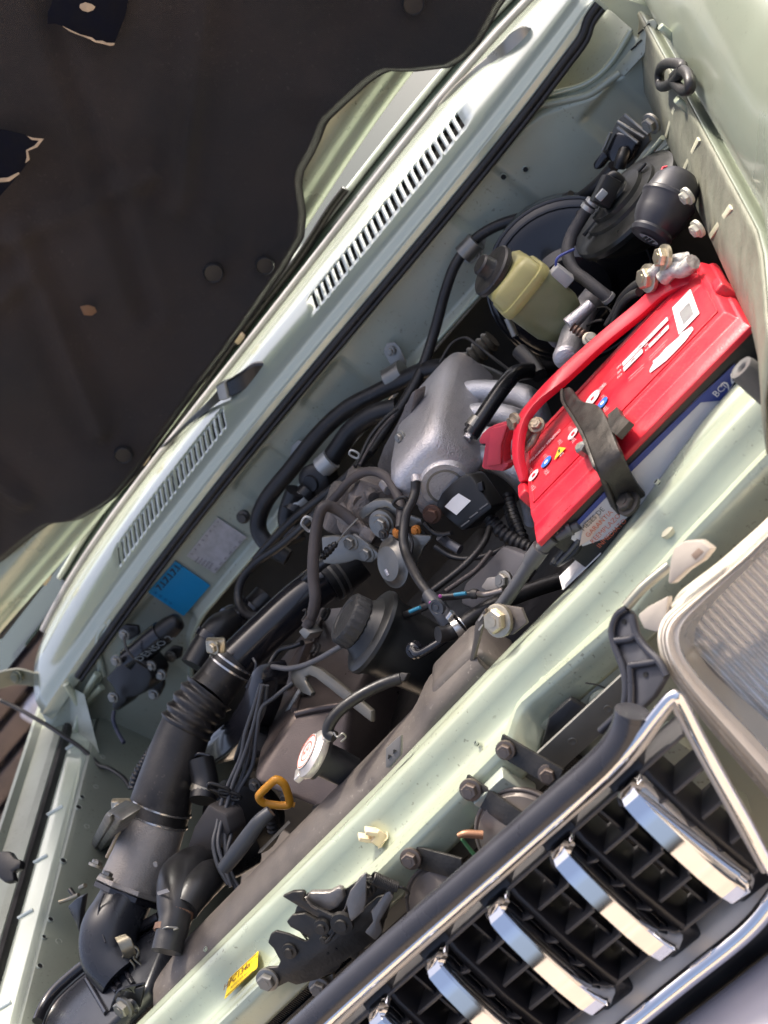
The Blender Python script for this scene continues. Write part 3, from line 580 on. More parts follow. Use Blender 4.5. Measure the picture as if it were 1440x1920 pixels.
# red terminal cap
RC = thing('terminal_cover', 'faded red rubber terminal cover hanging off the battery corner', 'terminal cover', at(130, 1020, y=.30, c='E'))
P0 = at(120, 1020, y=.30, c='E'); RRUB = mat('faded_red_rubber', (.42, .022, .045), .55, 0, .1, 40, col2=(.5, .08, .09), mix=.4)
plate('cap', 'E', [(90, 932), (125, 915), (190, 900), (200, 925), (182, 960), (165, 1010), (160, 1060), (165, 1100), (182, 1098), (188, 1112), (160, 1142), (70, 1132), (58, 1120), (75, 1010), (50, 1010), (44, 990), (60, 960)], P0, (-.3, -.75, .55), .014, RRUB, RC, bevel=.003)
plate('lid', 'E', [(100, 935), (186, 912), (172, 955), (152, 1015), (150, 1110), (80, 1120), (92, 1010)], P0+np.array([-.001, -.003, .002]), (-.3, -.75, .55), .004, RRUB, RC, bevel=.0018)
# hold-down bracket
HB = thing('battery_bracket', 'black painted hold-down bar bolted across the red battery', 'bracket', at(775, 1300, z=.90, c='E'))
Ls = [at(u, v, z=z, c='E') for u, v, z in ((452, 742, .975), (458, 800, .972), (500, 868, .968), (555, 965, .966), (612, 1120, .957), (672, 1285, .923), (708, 1352, .903))]
Rs = [at(u, v, z=z, c='E') for u, v, z in ((478, 733, .975), (530, 798, .972), (612, 820, .968), (660, 890, .966), (722, 1045, .957), (798, 1185, .923), (850, 1262, .903))]
BRK = mat('dusty_black_steel', (.035, .032, .029), .45, .3, .2, 60, bump=.25, bscale=400, col2=(.10, .085, .07), mix=.5, mscale=30)
V, F = strip_geo(Ls, Rs, .0045, 6); mk('bar', V, F, BRK, HB, bevel=.001)
V, F = strip_geo([p+np.array([0, 0, .001]) for p in Ls], [p-np.array([.002, .0, .011]) for p in Ls], .003, 6); mk('flange', V, F, BRK, HB, bevel=.0008)
hexbolt(at(768, 1297, z=.912, c='E'), (0, -.35, .94), .0085, BRK, HB)
flat('spacer_pad', 'E', [(690, 888), (735, 848), (757, 890), (798, 918), (735, 988), (700, 960)], .958, BRK, HB, .006)
lathe('stud_nut', at(715, 650, z=.960, c='T'), (0, -.2, 1), [(0, .006), (.008, .006), (.010, .004)], STEEL, HB, 6)
# rubber buffer on the support
C = at(955, 590, z=.945, c='U')
lathe('rubber_buffer', C-Z_*.036, Z_, [(0, .0125), (.004, .0128), (.033, .0115), (.036, .0105), (.036, .006), (.035, .0045), (.031, .003)], mat('grey_rubber', (.09, .088, .086), .6, 0, .15, 40, bump=.2), None, 28, label='round grey rubber hood buffer standing on the rail corner beside the battery', cat='rubber stop')
prism('paper_label', [at(u, v, z=.8905, c='I') for u, v in ((470, 302), (640, 132), (664, 195), (486, 364))], Z_*.0006, WHT, None, bevel=0, label='blank white paper sticker on the green rail in front of the battery', cat='sticker')

# ================================================================== BRAKE CYLINDER AND RESERVOIR
YTRANS = mat('yellowed_translucent_plastic', (.21, .215, .11), .38, 0, .12, 30, trans=.0, col2=(.2, .215, .13), mix=.5, mscale=18)
YLID = mat('yellow_plastic_rim', (.36, .325, .125), .35, 0, .1, 30, coat=.1)
BR = thing('brake_fluid_reservoir', 'yellowed plastic brake fluid reservoir with black screw cap', 'reservoir', at(470, 1250, y=.50, c='L'))
cR = at(330, 1000, y=.52, c='L'); axu = nrm(np.array([.98, .2, 0])); ayu = nrm(np.array([-.2, .98, 0]))
def rrect(cx, hx, hy, r, z, n=5):
    out = []
    for (sx, sy, a0) in ((1, 1, 0), (-1, 1, 90), (-1, -1, 180), (1, -1, 270)):
        for k in range(n+1):
            a = R(a0+90*k/n); out.append(np.array(cx)+axu*(sx*(hx-r)+r*math.cos(a))+ayu*(sy*(hy-r)+r*math.sin(a))+Z_*z)
    return out
def loft(rings):
    n = len(rings[0]); V = [p for r_ in rings for p in r_]; F = []
    for i in range(len(rings)-1):
        for k in range(n): F.append((i*n+k, i*n+(k+1) % n, (i+1)*n+(k+1) % n, (i+1)*n+k))
    F.append(tuple(range(n))); q = (len(rings)-1)*n; F.append(tuple(q+k for k in range(n))); return V, F
V, F = loft([rrect(cR, .018, .024, .012, -.078), rrect(cR, .028, .036, .016, -.060), rrect(cR, .0315, .041, .016, -.05), rrect(cR, .033, .043, .016, -.008)]); mk('tank', V, F, YTRANS, BR, bevel=0, sharp=60)
V, F = loft([rrect(cR, .0345, .0445, .017, -.010), rrect(cR, .0355, .0455, .018, -.005), rrect(cR, .0345, .0445, .017, .0), rrect(cR, .032, .042, .016, .001), rrect(cR, .030, .040, .015, .016), rrect(cR, .024, .034, .013, .022)]); mk('upper_half', V, F, YLID, BR, sharp=50)
capC = cR+ayu*.0+Z_*.022+axu*(-.004); capx = nrm(np.array([-.10, -.18, 1]))
lathe('screw_cap', capC, capx, [(-.004, .020), (.004, .027), (.006, .030), (.011, .030), (.013, .028), (.013, .013), (.014, .0125), (.025, .012), (.027, .010)], RUBBER, BR, 36)
C = at(565, 965, y=.50, c='L'); box('level_plug', C, .011, .008, .012, mat('grey_white_plastic', (.45, .44, .42), .5), BR, bevel=.002)
tube('sensor_wire', [C+Z_*.01+X_*.006, C+np.array([.016, 0, .016]), C+np.array([.03, .02, .004])], .0016, mat('blue_wire', (.06, .08, .3), .5), BR, 6)
BM = thing('brake_master_cylinder', 'silver cast brake master cylinder below the yellowed reservoir', 'brake cylinder', at(600, 1350, y=.48, c='L'))
hose('body', 'L', [(770, 1060, .57), (705, 1150, .53), (650, 1270, .485), (612, 1400, .44)], 72, ALU, BM, 20)
hose('end_cap', 'L', [(614, 1385, .445), (606, 1412, .435), (604, 1424, .430)], [74, 78, 62], ALU, BM, 24)
hose('reservoir_neck', 'L', [(500, 1240, .50), (560, 1310, .52)], 52, ALU, BM, 16); hose('neck_ring', 'L', [(492, 1228, .50), (530, 1272, .51)], 58, YLID, BM, 20)
hose('port', 'L', [(620, 1230, .45), (690, 1165, .455), (745, 1110, .46)], [48, 40, 34], ALU, BM, 14)
hose('spring', 'L', [(640, 1240, .43), (740, 1310, .42)], 26, mat('rusty_spring', (.17, .11, .08), .5, .6), BM, 12, rib=(.0042, .16))
hexbolt(at(740, 1310, y=.415, c='L'), (.5, -.6, .4), .006, ZINC, BM, 'fitting')
for k, L_ in enumerate(([(720, 1180, .52), (770, 1140, .53), (830, 1130, .52), (860, 1170, .50), (820, 1230, .48)], [(690, 1250, .49), (760, 1210, .48), (810, 1200, .47)])): hose('brake_pipe', 'L', L_, 8, DARKM, BM, 8)
hose('bolt_stub', 'L', [(275, 1190, .56), (320, 1290, .55)], 22, STEEL, BM, 10)
BB = thing('brake_booster', 'large black brake booster drum against the bulkhead', 'brake booster', at(600, 980, y=.80, c='L'))
cB = at(640, 985, y=.74, c='L')
lathe('drum', cB, (0, 1, 0), [(-.045, .03), (-.042, .045), (-.03, .055), (-.02, .085), (-.012, .098), (-.004, .104), (.0, .108), (.006, .108), (.009, .104), (.02, .103), (.05, .100), (.09, .085), (.10, .04)], BLACKG, BB, 48, sharp=25)
for r_, t_ in ((.099, -.0125), (.106, -.002)):
    lathe('rolled_edge', cB, (0, 1, 0), [(t_, r_-.002), (t_-.0015, r_), (t_, r_+.002)], BLACKG, BB, 48)
# ================================================================== VACUUM DISC, CANISTER, RELAYS
VD = thing('vacuum_canister', 'broad black plastic disc shaped canister beside the relay bracket', 'canister', at(560, 970, y=.60, c='Q'))
cD = at(560, 975, y=.60, c='Q')
DISC = mat('scuffed_black_plastic', (.02, .021, .019), .35, 0, .3, 30, bump=.1, col2=(.06, .06, .055), mix=.3, mscale=30)
lathe('disc', cD, (.05, -.08, 1), [(-.05, .03), (-.03, .055), (-.012, .068), (-.010, .0735), (-.004, .0745), (0, .073), (.003, .067), (.004, .050), (.008, .049), (.009, .036), (.014, .035), (.016, .02), (.018, .019)], DISC, VD, 48, sharp=25)
for (u0, v0, u1, v1) in ((640, 740, 300, 1200), (720, 760, 400, 1190)):
    tube('rib', [cD+np.array([a*.045+b, a*.004+.012*0, .010]) for a, b in ((-1, -.01), (0, -.012+.02*(u0 > 700)), (1, .002))], .0022, DISC, VD, 8)
C = at(390, 870, y=.58, c='Q'); box('connector', C, .016, .010, .010, BLACKP, VD, ax=[(.9, .3, .2), (-.3, .9, 0), (-.2, 0, 1)], bevel=.002)
box('connector_latch', C+np.array([-.004, -.012, .004]), .006, .003, .004, mat('pale_grey_plastic', (.4, .42, .42), .5), VD, bevel=.001)
hose('nozzle', 'Q', [(400, 760, .60), (470, 720, .60), (540, 780, .60)], 52, BLACKP, VD, 12)
CN = thing('washer_canister', 'round black canister with pale oval emblem beside the green ledge', 'canister', at(960, 1200, y=.42, c='Q'))
c0 = at(815, 1310, y=.38, c='Q'); axc = nrm(np.array([.86, .50, .12]))
CANM = mat('dark_blue_black_plastic', (.03, .03, .036), .38, 0, .15, 30)
lathe('body', c0, axc, [(-.001, .017), (.0, .0195), (.004, .021), (.007, .0198), (.014, .0235), (.024, .026), (.038, .0262), (.040, .0278), (.043, .0278), (.045, .0255), (.060, .023), (.07, .015)], CANM, CN, 40)
EMB = mat('pale_emblem', (.30, .31, .31), .5)
cE = c0-axc*.0022; e1 = nrm(np.cross(axc, Y_)); e2 = np.cross(axc, e1)
mk('emblem', [cE+e1*.0105*math.cos(a)+e2*.0065*math.sin(a) for a in np.linspace(0, 2*math.pi, 24, endpoint=False)], [tuple(range(24))], EMB, CN)
for dx in (-.004, 0, .004): box('emblem_mark', cE-axc*.0006+e1*dx, .0011, .0005, .004, INK, CN, ax=[e1, axc, e2], bevel=0)
loop = [at(u, v, y=.44, c='Q') for u, v in ((920, 900), (960, 865), (1060, 850), (1160, 850), (1180, 900), (1120, 940), (1000, 945), (925, 925))]
tube('bail_wire', loop, .0016, BLACKG, CN, 8, closed=True)
hose('wire', 'Q', [(1095, 800, .40), (1000, 755, .42), (940, 700, .44), (940, 645, .45), (985, 632, .45)], 15, mat('red_wire', (.55, .02, .04), .4), CN, 8); hose('wire', 'Q', [(1130, 770, .40), (1060, 720, .42), (970, 690, .44)], 16, BLACKP, CN, 8)
for (u, v, n_) in ((1175, 915, 0), (1275, 1230, 1)):
    hexbolt(at(u, v, y=.36-.04*n_, c='Q'), (-.8, -.4, .3), .0065, mat('cream_nut', (.55, .53, .44), .4, .3), FR)
hexbolt(at(830, 215, y=.66, c='Q'), (-.7, -.6, .3), .009, STEEL, FR)
RL = thing('relay_bracket', 'grey metal bracket holding black relays on the bulkhead corner', 'relay', at(540, 400, y=.74, c='Q'))
P0 = at(560, 400, y=.72, c='Q'); nR = nrm(np.array([-.35, -.8, .45]))
plate('mount_plate', 'Q', [(500, 190), (560, 120), (800, 320), (815, 380), (600, 660), (400, 560), (350, 480), (440, 300)], P0-nR*.012, nR, .006, mat('dark_grey_bracket', (.10, .10, .09), .5, .4), RL)
plate('relay', 'Q', [(380, 480), (470, 300), (600, 320), (690, 400), (620, 560), (540, 640), (430, 590)], P0+nR*.006, nR, .018, BLACKG, RL, bevel=.004)
plate('relay', 'Q', [(260, 600), (360, 470), (410, 540), (320, 660), (270, 660)], P0, nR, .014, BLACKG, RL, bevel=.003)
hose('cable_boot', 'Q', [(520, 640, .70), (540, 560, .70), (570, 480, .71)], 60, BLACKP, RL, 12)
for uv in (((505, 195), (760, 350)), ((505, 250), (700, 400)), ((575, 130), (800, 320)), ((440, 300), (360, 480))):
    A, B_ = [onplane(u, v, P0+nR*.010, nR, 'Q') for u, v in uv]; tube('edge_rail', [A, B_], .0022, STEEL, RL, 6)
hose('green_rail', 'Q', [(940, 350, .62), (840, 470, .64), (760, 560, .66)], 26, PAINT, FR, 8)
# ================================================================== HOSES ALONG THE BULKHEAD
H1 = hose('heater_hose', '', [(540, 1046, .76), (505, 1024, .77), (484, 988, .785), (498, 940, .79), (545, 880, .79), (600, 812, .79), (650, 767, .79), (700, 740, .785), (745, 718, .78), (800, 694, .76), (860, 690, .73), (915, 706, .70), (960, 728, .66)], 17, RUBBER, label='thick black heater hose bending along the bulkhead behind the manifold', cat='hose')
H2 = hose('heater_hose', '', [(745, 765, .75), (700, 777, .755), (662, 803, .76), (638, 835, .76), (615, 868, .76), (600, 885, .76)], 19, RUBBER, label='short black heater hose with pale spring clamp below the longer one', cat='hose')
def band(c, a, b, rpx, m, parent, name='clamp_band', y=None):
    P = pts(c, [a, b]); r = rpx*mpp(P[0], c); V, F = sweep_geo([P[0], P[0]+(P[1]-P[0])*.5, P[1]], [r, r*1.01, r], 20); return mk(name, V, F, m, parent)
PALE = mat('pale_grey_metal', (.45, .45, .43), .4, .5)
band('D', (255, 815, .755), (195, 870, .755), 66, PALE, H2)
HV = thing('heater_valve', 'black heater valve with pale clamps below the bulkhead hoses', 'valve', at(150, 950, y=.74, c='D'))
lathe('valve_body', at(150, 950, y=.75, c='D'), (-.2, -.9, .4), [(-.03, .022), (.0, .024), (.004, .020), (.006, .012), (.010, .011)], BLACKP, HV, 24)
hose('outlet', 'D', [(120, 1000, .75), (60, 1070, .74), (20, 1130, .73)], 60, BLACKP, HV, 16); band('D', (85, 1040, .745), (40, 1090, .738), 66, PALE, HV)
hose('lower_elbow', 'C', [(1110, 640, .74), (1080, 740, .74), (1110, 830, .72)], 40, BLACKP, HV, 14)
# hose clips bolted to the bulkhead
CL = thing('hose_clip', 'grey steel strap clip holding the thick heater hose to the bulkhead', 'clip', at(610, 180, y=.84, c='D'))
P0 = at(610, 230, y=.832, c='D'); nC = nrm(np.array([-.1, -.9, .3]))
plate('tab', 'D', [(562, 170), (580, 135), (625, 130), (655, 160), (692, 245), (690, 290), (670, 330), (620, 345), (595, 320), (600, 260), (565, 200)], P0, nC, .003, STEEL, CL)
V, F = sweep_geo([at(590, 355, y=.79, c='D'), at(680, 300, y=.785, c='D')], .0165, 20); mk('strap', V, F, STEEL, CL)
hexbolt(at(600, 183, y=.828, c='D'), nC, .005, STEEL, CL)
CL2 = thing('hose_clip', 'small steel tab with bolt beside the bent heater hose', 'clip', at(70, 770, y=.84, c='D'))
plate('tab', 'D', [(10, 800), (20, 740), (60, 705), (100, 715), (135, 745), (110, 800), (60, 850), (30, 840)], at(70, 770, y=.835, c='D'), nC, .003, STEEL, CL2); hexbolt(at(75, 765, y=.832, c='D'), nC, .006, STEEL, CL2)
CB = hose('brake_vacuum_hose', '', [(1150, 312, .71), (1120, 345, .73), (1085, 372, .76), (1040, 392, .78), (990, 405, .80), (940, 420, .815), (902, 440, .82), (875, 466, .82), (852, 500, .81), (834, 550, .80), (818, 610, .79), (800, 668, .77), (782, 712, .75), (750, 765, .72), (715, 815, .69), (690, 850, .66)], 10.5, RUBBER, label='long slim black hose looping from the relays down across the bulkhead', cat='hose')
hose('sleeve', '', [(1075, 372, .768), (1052, 384, .776), (1028, 393, .785)], 16, RUBBER, CB, 16)
hose('branch', '', [(1110, 392, .70), (1085, 405, .73), (1055, 403, .765)], 11, RUBBER, CB, 12)
CL3 = thing('hose_clip', 'steel saddle clip gripping the slim looping hose high on the bulkhead', 'clip', at(880, 470, y=.84))
V, F = sweep_geo([at(893, 452, y=.82), at(868, 478, y=.82)], .0135, 20); mk('saddle', V, F, STEEL, CL3)
plate('tab', 'B', [(290, 960), (340, 900), (382, 895), (370, 950), (330, 990), (300, 985)], at(340, 945, y=.838, c='B'), nC, .003, STEEL, CL3); hexbolt(at(340, 955, y=.834, c='B'), nC, .006, STEEL, CL3)
UH = hose('booster_hose', 'L', [(745, 545, .60), (690, 630, .60), (630, 735, .59), (612, 830, .57), (648, 920, .55), (715, 975, .53), (790, 1035, .51), (860, 1090, .50)], 36, mat('grey_braided_rubber', (.05, .048, .05), .65, 0, .25, 60, bump=.4, bscale=600), label='grey curved rubber hose hooking down beside the brake reservoir', cat='hose')
for a, b in (((760, 530, .60), (745, 548, .60)), ((735, 558, .60), (720, 580, .60))): band('L', a, b, 42, PALE, UH)
band('L', (835, 1070, .502), (850, 1085, .502), 42, PALE, UH)
MH = hose('manifold_hose', '', [(882, 815, .47), (900, 790, .48), (925, 752, .50), (950, 718, .52), (968, 700, .54), (1000, 695, .57), (1060, 690, .62)], 16, mat('glossy_black_rubber', (.015, .015, .017), .25, 0, .15, 20), label='glossy black hose rising from the silver manifold with a steel clamp', cat='hose')
band('D', (1080, 640, .475), (1120, 590, .482), 56, STEEL, MH); hose('brass_nipple', 'D', [(1050, 700, .465), (1090, 640, .475)], 30, ALU, MH, 6)
for k, L_ in enumerate(([(830, 225, .33), (780, 260, .36), (735, 310, .38), (700, 380, .40), (670, 430, .42)], [(820, 275, .33), (770, 300, .36), (730, 350, .38), (700, 420, .40), (690, 450, .42)])):
    hose('battery_cable', 'E', L_, 20, RUBBER, label=['thick black battery cable leaving the silvery clamp', 'second black cable tucked under the silvery battery clamp'][k], cat='cable')
hose('large_black_pipe', 'E', [(240, 560, .60), (300, 620, .58), (340, 680, .56)], 40, RUBBER, label='black pipe end below the brake reservoir beside the booster', cat='hose')
hose('steel_pipe', 'D', [(890, 250, .74), (960, 140, .76), (1040, 105, .77), (1100, 140, .76), (1200, 220, .74), (1320, 310, .70)], 9, DARKM, label='thin dark steel brake pipe arching in the gap behind the manifold', cat='pipe')
hose('steering_shaft_boot', 'D', [(1070, 240, .80), (1130, 180, .80), (1200, 110, .80)], 60, mat('rusty_dark_spring', (.10, .085, .06), .55, .3), rib=(.009, .14), label='brown coiled spring in the dark gap behind the manifold', cat='spring')

# ================================================================== INTAKE MANIFOLD
IM = thing('intake_manifold', 'silver cast aluminium intake plenum with curved runners in the middle of the bay', 'intake manifold', at(830, 850, y=.52))
# plenum: lofted sections from the bulkhead end to the front end
secs = []
def psec(cu, cv, y, hw, hh, tw=0.):
    C = at(cu, cv, y=y); out = []
    for k in range(28):
        a = 2*math.pi*k/28; ca, sa = math.cos(a), math.sin(a)
        e = 2/4.6; out.append(C+np.array([hw*abs(ca)**e*np.sign(ca), 0, hh*abs(sa)**e*np.sign(sa)]))
    return out
for args in ((856, 722, .70, .022, .014), (854, 725, .695, .040, .026), (850, 734, .68, .049, .036), (840, 757, .645, .051, .041), (831, 794, .58, .049, .042), (825, 831, .52, .047, .042), (819, 862, .475, .045, .041), (816, 884, .45, .043, .039), (814, 898, .437, .037, .034), (814, 903, .433, .030, .028)):
    secs.append(psec(*args))
V, F = loft(secs); mk('plenum', V, F, ALU, IM, sharp=70)
P0 = at(835, 912, y=.427)
lathe('front_boss', P0+Y_*.02, -Y_, [(0, .031), (.018, .029), (.021, .027)], ALU, IM, 36)
lathe('core_plug', P0+Y_*.002, -Y_, [(0, .021), (.004, .021), (.004, .0185), (.002, .018), (.0015, .004)], STEEL, IM, 32)
hose('seam_ridge', 'D', [(1030, 300, .665), (1050, 420, .605), (1044, 600, .535), (1028, 760, .475), (1008, 880, .436)], 17, ALU, IM, 10)
RUN = mat('bright_cast_aluminium', (.55, .55, .57), .38, .75, .06, 60, bump=.45, bscale=650)
for L_, r_ in (([(1000, 450, .60), (1120, 430, .60), (1300, 440, .59), (1420, 480, .57), (1480, 620, .56), (1500, 800, .56)], 80), ([(1000, 590, .55), (1120, 560, .55), (1280, 570, .54), (1390, 630, .53), (1440, 780, .52)], 74), ([(990, 800, .48), (1080, 800, .48), (1220, 830, .47), (1340, 900, .46), (1420, 1010, .46), (1460, 1180, .46)], 74), ([(985, 690, .51), (1090, 690, .51), (1250, 700, .50), (1380, 760, .49), (1450, 900, .49)], 66)):
    hose('runner', 'D', L_, r_, RUN, IM, 20)
plate('side_flange', 'D', [(520, 850), (560, 740), (640, 600), (720, 430), (745, 410), (720, 560), (670, 660), (645, 720), (655, 860), (600, 960), (540, 920)], at(610, 780, y=.59, c='D'), (-.5, -.7, .5), .02, ALU_BR, IM, bevel=.003)
P0 = at(780, 1090, y=.447, c='D'); plate('mount_ear', 'D', [(700, 900), (760, 880), (900, 900), (960, 1000), (940, 1100), (890, 1180), (830, 1180), (770, 1130), (740, 1050)], P0, (-.1, -.95, .25), .012, ALU_BR, IM, bevel=.003)
hexbolt(at(845, 1140, y=.415, c='D'), (-.1, -.95, .25), .008, mat('rusty_bolt', (.13, .07, .05), .6, .5), IM)
hose('breather_stub', 'D', [(745, 900, .44), (755, 960, .425)], 30, ALU, IM, 14)
# throttle body
TB = thing('throttle_body', 'grimy brown cast throttle body with steel cable levers', 'throttle body', at(430, 1150, y=.50, c='D'))
box('housing', at(470, 1090, y=.53, c='D'), .036, .045, .030, ALU_BR, TB, ax=[(.9, .3, .3), (-.3, .95, 0), (-.3, -.05, .95)], bevel=.008)
box('housing', at(350, 1120, y=.55, c='D'), .028, .03, .026, ALU_BR, TB, ax=[(.9, .3, .3), (-.3, .95, 0), (-.3, -.05, .95)], bevel=.008)
hose('sensor_neck', 'D', [(300, 1110, .50), (380, 1190, .485), (480, 1260, .47)], [55, 48, 44], ALU_BR, TB, 14); hose('sensor_nut', 'D', [(440, 1240, .472), (510, 1285, .466)], 55, ALU_BR, TB, 6)
for (u, v, y, r, m) in ((470, 1000, .50, 34, ALU_BR), (560, 960, .49, 30, ALU), (390, 1030, .505, 40, ALU_BR)): hose('boss', 'D', [(u, v, y), (u+30, v+40, y-.015)], r, m, TB, 14)
P0 = at(555, 1190, y=.455, c='D'); nT = nrm(np.array([-.25, -.85, .45]))
plate('cable_sector', 'D', [(410, 1140), (430, 1100), (500, 1060), (570, 1055), (630, 1085), (650, 1130), (620, 1125), (580, 1100), (520, 1110), (470, 1150), (435, 1175)], P0, nT, .010, STEEL, TB, bevel=.002)
plate('lever', 'D', [(490, 1130), (560, 1100), (640, 1120), (780, 1170), (785, 1200), (740, 1215), (640, 1210), (560, 1245), (510, 1220)], P0-nT*.006, nT, .004, STEEL, TB)
lathe('shaft_washer', at(553, 1198, y=.452, c='D')-nT*.004, nT, [(0, .017), (.006, .017), (.007, .013), (.012, .012)], STEEL, TB, 28); hexbolt(at(553, 1198, y=.446, c='D'), nT, .008, STEEL, TB)
for (u, v, m) in ((560, 1258, DARKM), (750, 1235, mat('orange_paint_mark', (.6, .22, .04), .6)), (640, 1250, MATS['orange_paint_mark']), (785, 1265, DARKM)):
    hexbolt(at(u, v, y=.43, c='D'), nT, .0045, m, TB, 'adjuster')
CBk = thing('cable_bracket', 'cast steel cable bracket with two bolts above the black intake pipe', 'bracket', at(380, 1350, y=.47, c='D'))
P0 = at(380, 1350, y=.465, c='D'); plate('bracket_plate', 'D', [(195, 1275), (260, 1268), (330, 1272), (388, 1255), (450, 1300), (530, 1370), (528, 1395), (490, 1425), (440, 1420), (400, 1408), (350, 1425), (270, 1438), (205, 1428)], P0, nT, .006, STEEL, CBk, bevel=.0018)
for u, v in ((370, 1305), (465, 1370)): hexbolt(onplane(u, v, P0, nT, 'D'), nT, .0075, STEEL, CBk)
hose('cable_end', 'D', [(205, 1390, .455), (240, 1350, .452), (285, 1310, .45)], [20, 26, 16], BLACKP, CBk, 12, rib=(.006, .15)); hose('cable', 'D', [(285, 1310, .45), (340, 1240, .447), (410, 1165, .445)], 6, STEEL, CBk, 8)
LKb = thing('dashpot', 'steel dashpot diaphragm on a flat plate below the throttle lever', 'dashpot', at(700, 1380, y=.43, c='D'))
P0 = at(680, 1330, y=.43, c='D'); plate('plate', 'D', [(540, 1290), (580, 1250), (640, 1270), (700, 1260), (760, 1262), (838, 1268), (840, 1290), (800, 1330), (750, 1440), (700, 1440), (660, 1420), (640, 1360), (600, 1330)], P0, nT, .004, STEEL, LKb)
lathe('diaphragm', at(640, 775, y=.425, c='H'), nrm(np.array([-.35, -.6, .7])), [(-.012, .016), (-.004, .026), (-.002, .029), (.001, .029), (.003, .024), (.008, .020), (.009, .010)], STEEL, LKb, 36)
hose('spring', 'H', [(665, 700, .42), (685, 760, .415)], 24, BLACKP, LKb, 12, rib=(.0055, .18)); hose('stub', 'H', [(590, 820, .42), (610, 860, .415)], 16, ALU, LKb, 10)
for L_, r_, m_, lab in (([(395, 860, .56), (430, 790, .58), (480, 690, .60), (560, 590, .62), (640, 520, .64)], 12, BLACKP, 'thin black loom wire hugging the plenum side'), ([(420, 850, .55), (470, 760, .57), (540, 650, .59), (620, 560, .61)], 9, RUBBER_BR, 'thin brown wire beside the plenum side'),
        ([(640, 1180, .44), (690, 1230, .43), (730, 1300, .42), (720, 1380, .41)], 9, RUBBER, 'thin black wire below the throttle lever'), ([(800, 1190, .42), (850, 1240, .41), (900, 1260, .40), (960, 1250, .39)], 14, RUBBER, 'short black hose under the plenum front'),
        ([(860, 1330, .38), (960, 1390, .37), (1080, 1400, .36), (1200, 1370, .36), (1280, 1330, .36)], 16, RUBBER, 'black hose looping low below the sensor housing'), ([(330, 960, .53), (300, 1010, .53), (250, 1060, .54), (180, 1120, .56)], 16, DARKM, 'dark vacuum pipe on the throttle body side')):
    hose('engine_wire' if r_ < 13 else 'engine_hose', 'D', L_, r_, m_, segs=8, label=lab, cat='cable' if r_ < 13 else 'hose')
WCL = thing('wire_clip', 'small pale wire clip on the loom beside the plenum', 'clip', at(390, 790, y=.56, c='D'))
tube('bent_wire', [at(u, v, y=.555, c='D') for u, v in ((362, 790), (372, 765), (415, 785), (405, 812))], .0014, PALE, WCL, 6, closed=True)
WCL = thing('wire_clip', 'small pale wire clip above the cast cable bracket', 'clip', at(110, 1180, y=.56, c='D'))
tube('bent_wire', [at(u, v, y=.50, c='D') for u, v in ((80, 1190), (105, 1155), (145, 1180), (130, 1240), (95, 1215))], .0018, PALE, WCL, 6, closed=True)
for k_, (u_, v_) in enumerate(((660, 690), (655, 900), (870, 880))): hexbolt(at(u_, v_, y=.50-.03*k_, c='D'), (-.4, -.7, .6), .0055, STEEL, IM)
# black sensor housing with white label
SB = thing('sensor_housing', 'black plastic sensor housing with blank white label on the manifold front', 'sensor', at(1000, 1070, y=.40, c='D'))
P0 = at(1000, 1070, y=.405, c='D'); nS = nrm(np.array([-.25, -.72, .62]))
plate('case', 'D', [(1050, 900), (1070, 915), (1120, 985), (1190, 1085), (1195, 1105), (1035, 1235), (1010, 1232), (870, 1115), (872, 1070), (900, 1015), (960, 955), (1010, 918)], P0, nS, .026, mat('satin_black_case', (.011, .011, .011), .4, 0, .2), SB, bevel=.003)
plate('blank_label', 'D', [(920, 1095), (965, 1045), (1000, 1018), (1072, 1062), (988, 1145)], P0+nS*.0008, nS, .0006, WHT, SB, bevel=0)
for (u, v) in ((1040, 1195), (1090, 1145), (1148, 1095)): plate('case_slot', 'D', [(u-28, v+14), (u+20, v-20), (u+26, v-14), (u-22, v+22)], P0+nS*.0012, nS, .001, mat('grey_slot', (.12, .12, .12), .5), SB, bevel=.0003)
plate('case_tab', 'D', [(1105, 960), (1135, 945), (1145, 1000), (1120, 1010)], P0+nS*.002, nS, .005, BLACKP, SB, bevel=.001)
hose('connector_lead', 'D', [(1180, 1160, .40), (1240, 1230, .39), (1320, 1290, .38), (1420, 1340, .37)], 44, RUBBER, SB, 14, rib=(.0065, .09))
hose('corrugated_conduit', 'D', [(1290, 1040, .46), (1310, 1120, .44), (1340, 1210, .41), (1380, 1300, .39)], 40, BLACKP, rib=(.007, .12), label='black corrugated conduit dropping between the manifold and the battery', cat='conduit')
hose('stub_pipe', 'D', [(890, 1270, .40), (940, 1310, .40), (1010, 1350, .39)], 30, mat('satin_grey_pipe', (.14, .14, .15), .35, .4), label='short satin grey pipe end under the black sensor housing', cat='pipe')
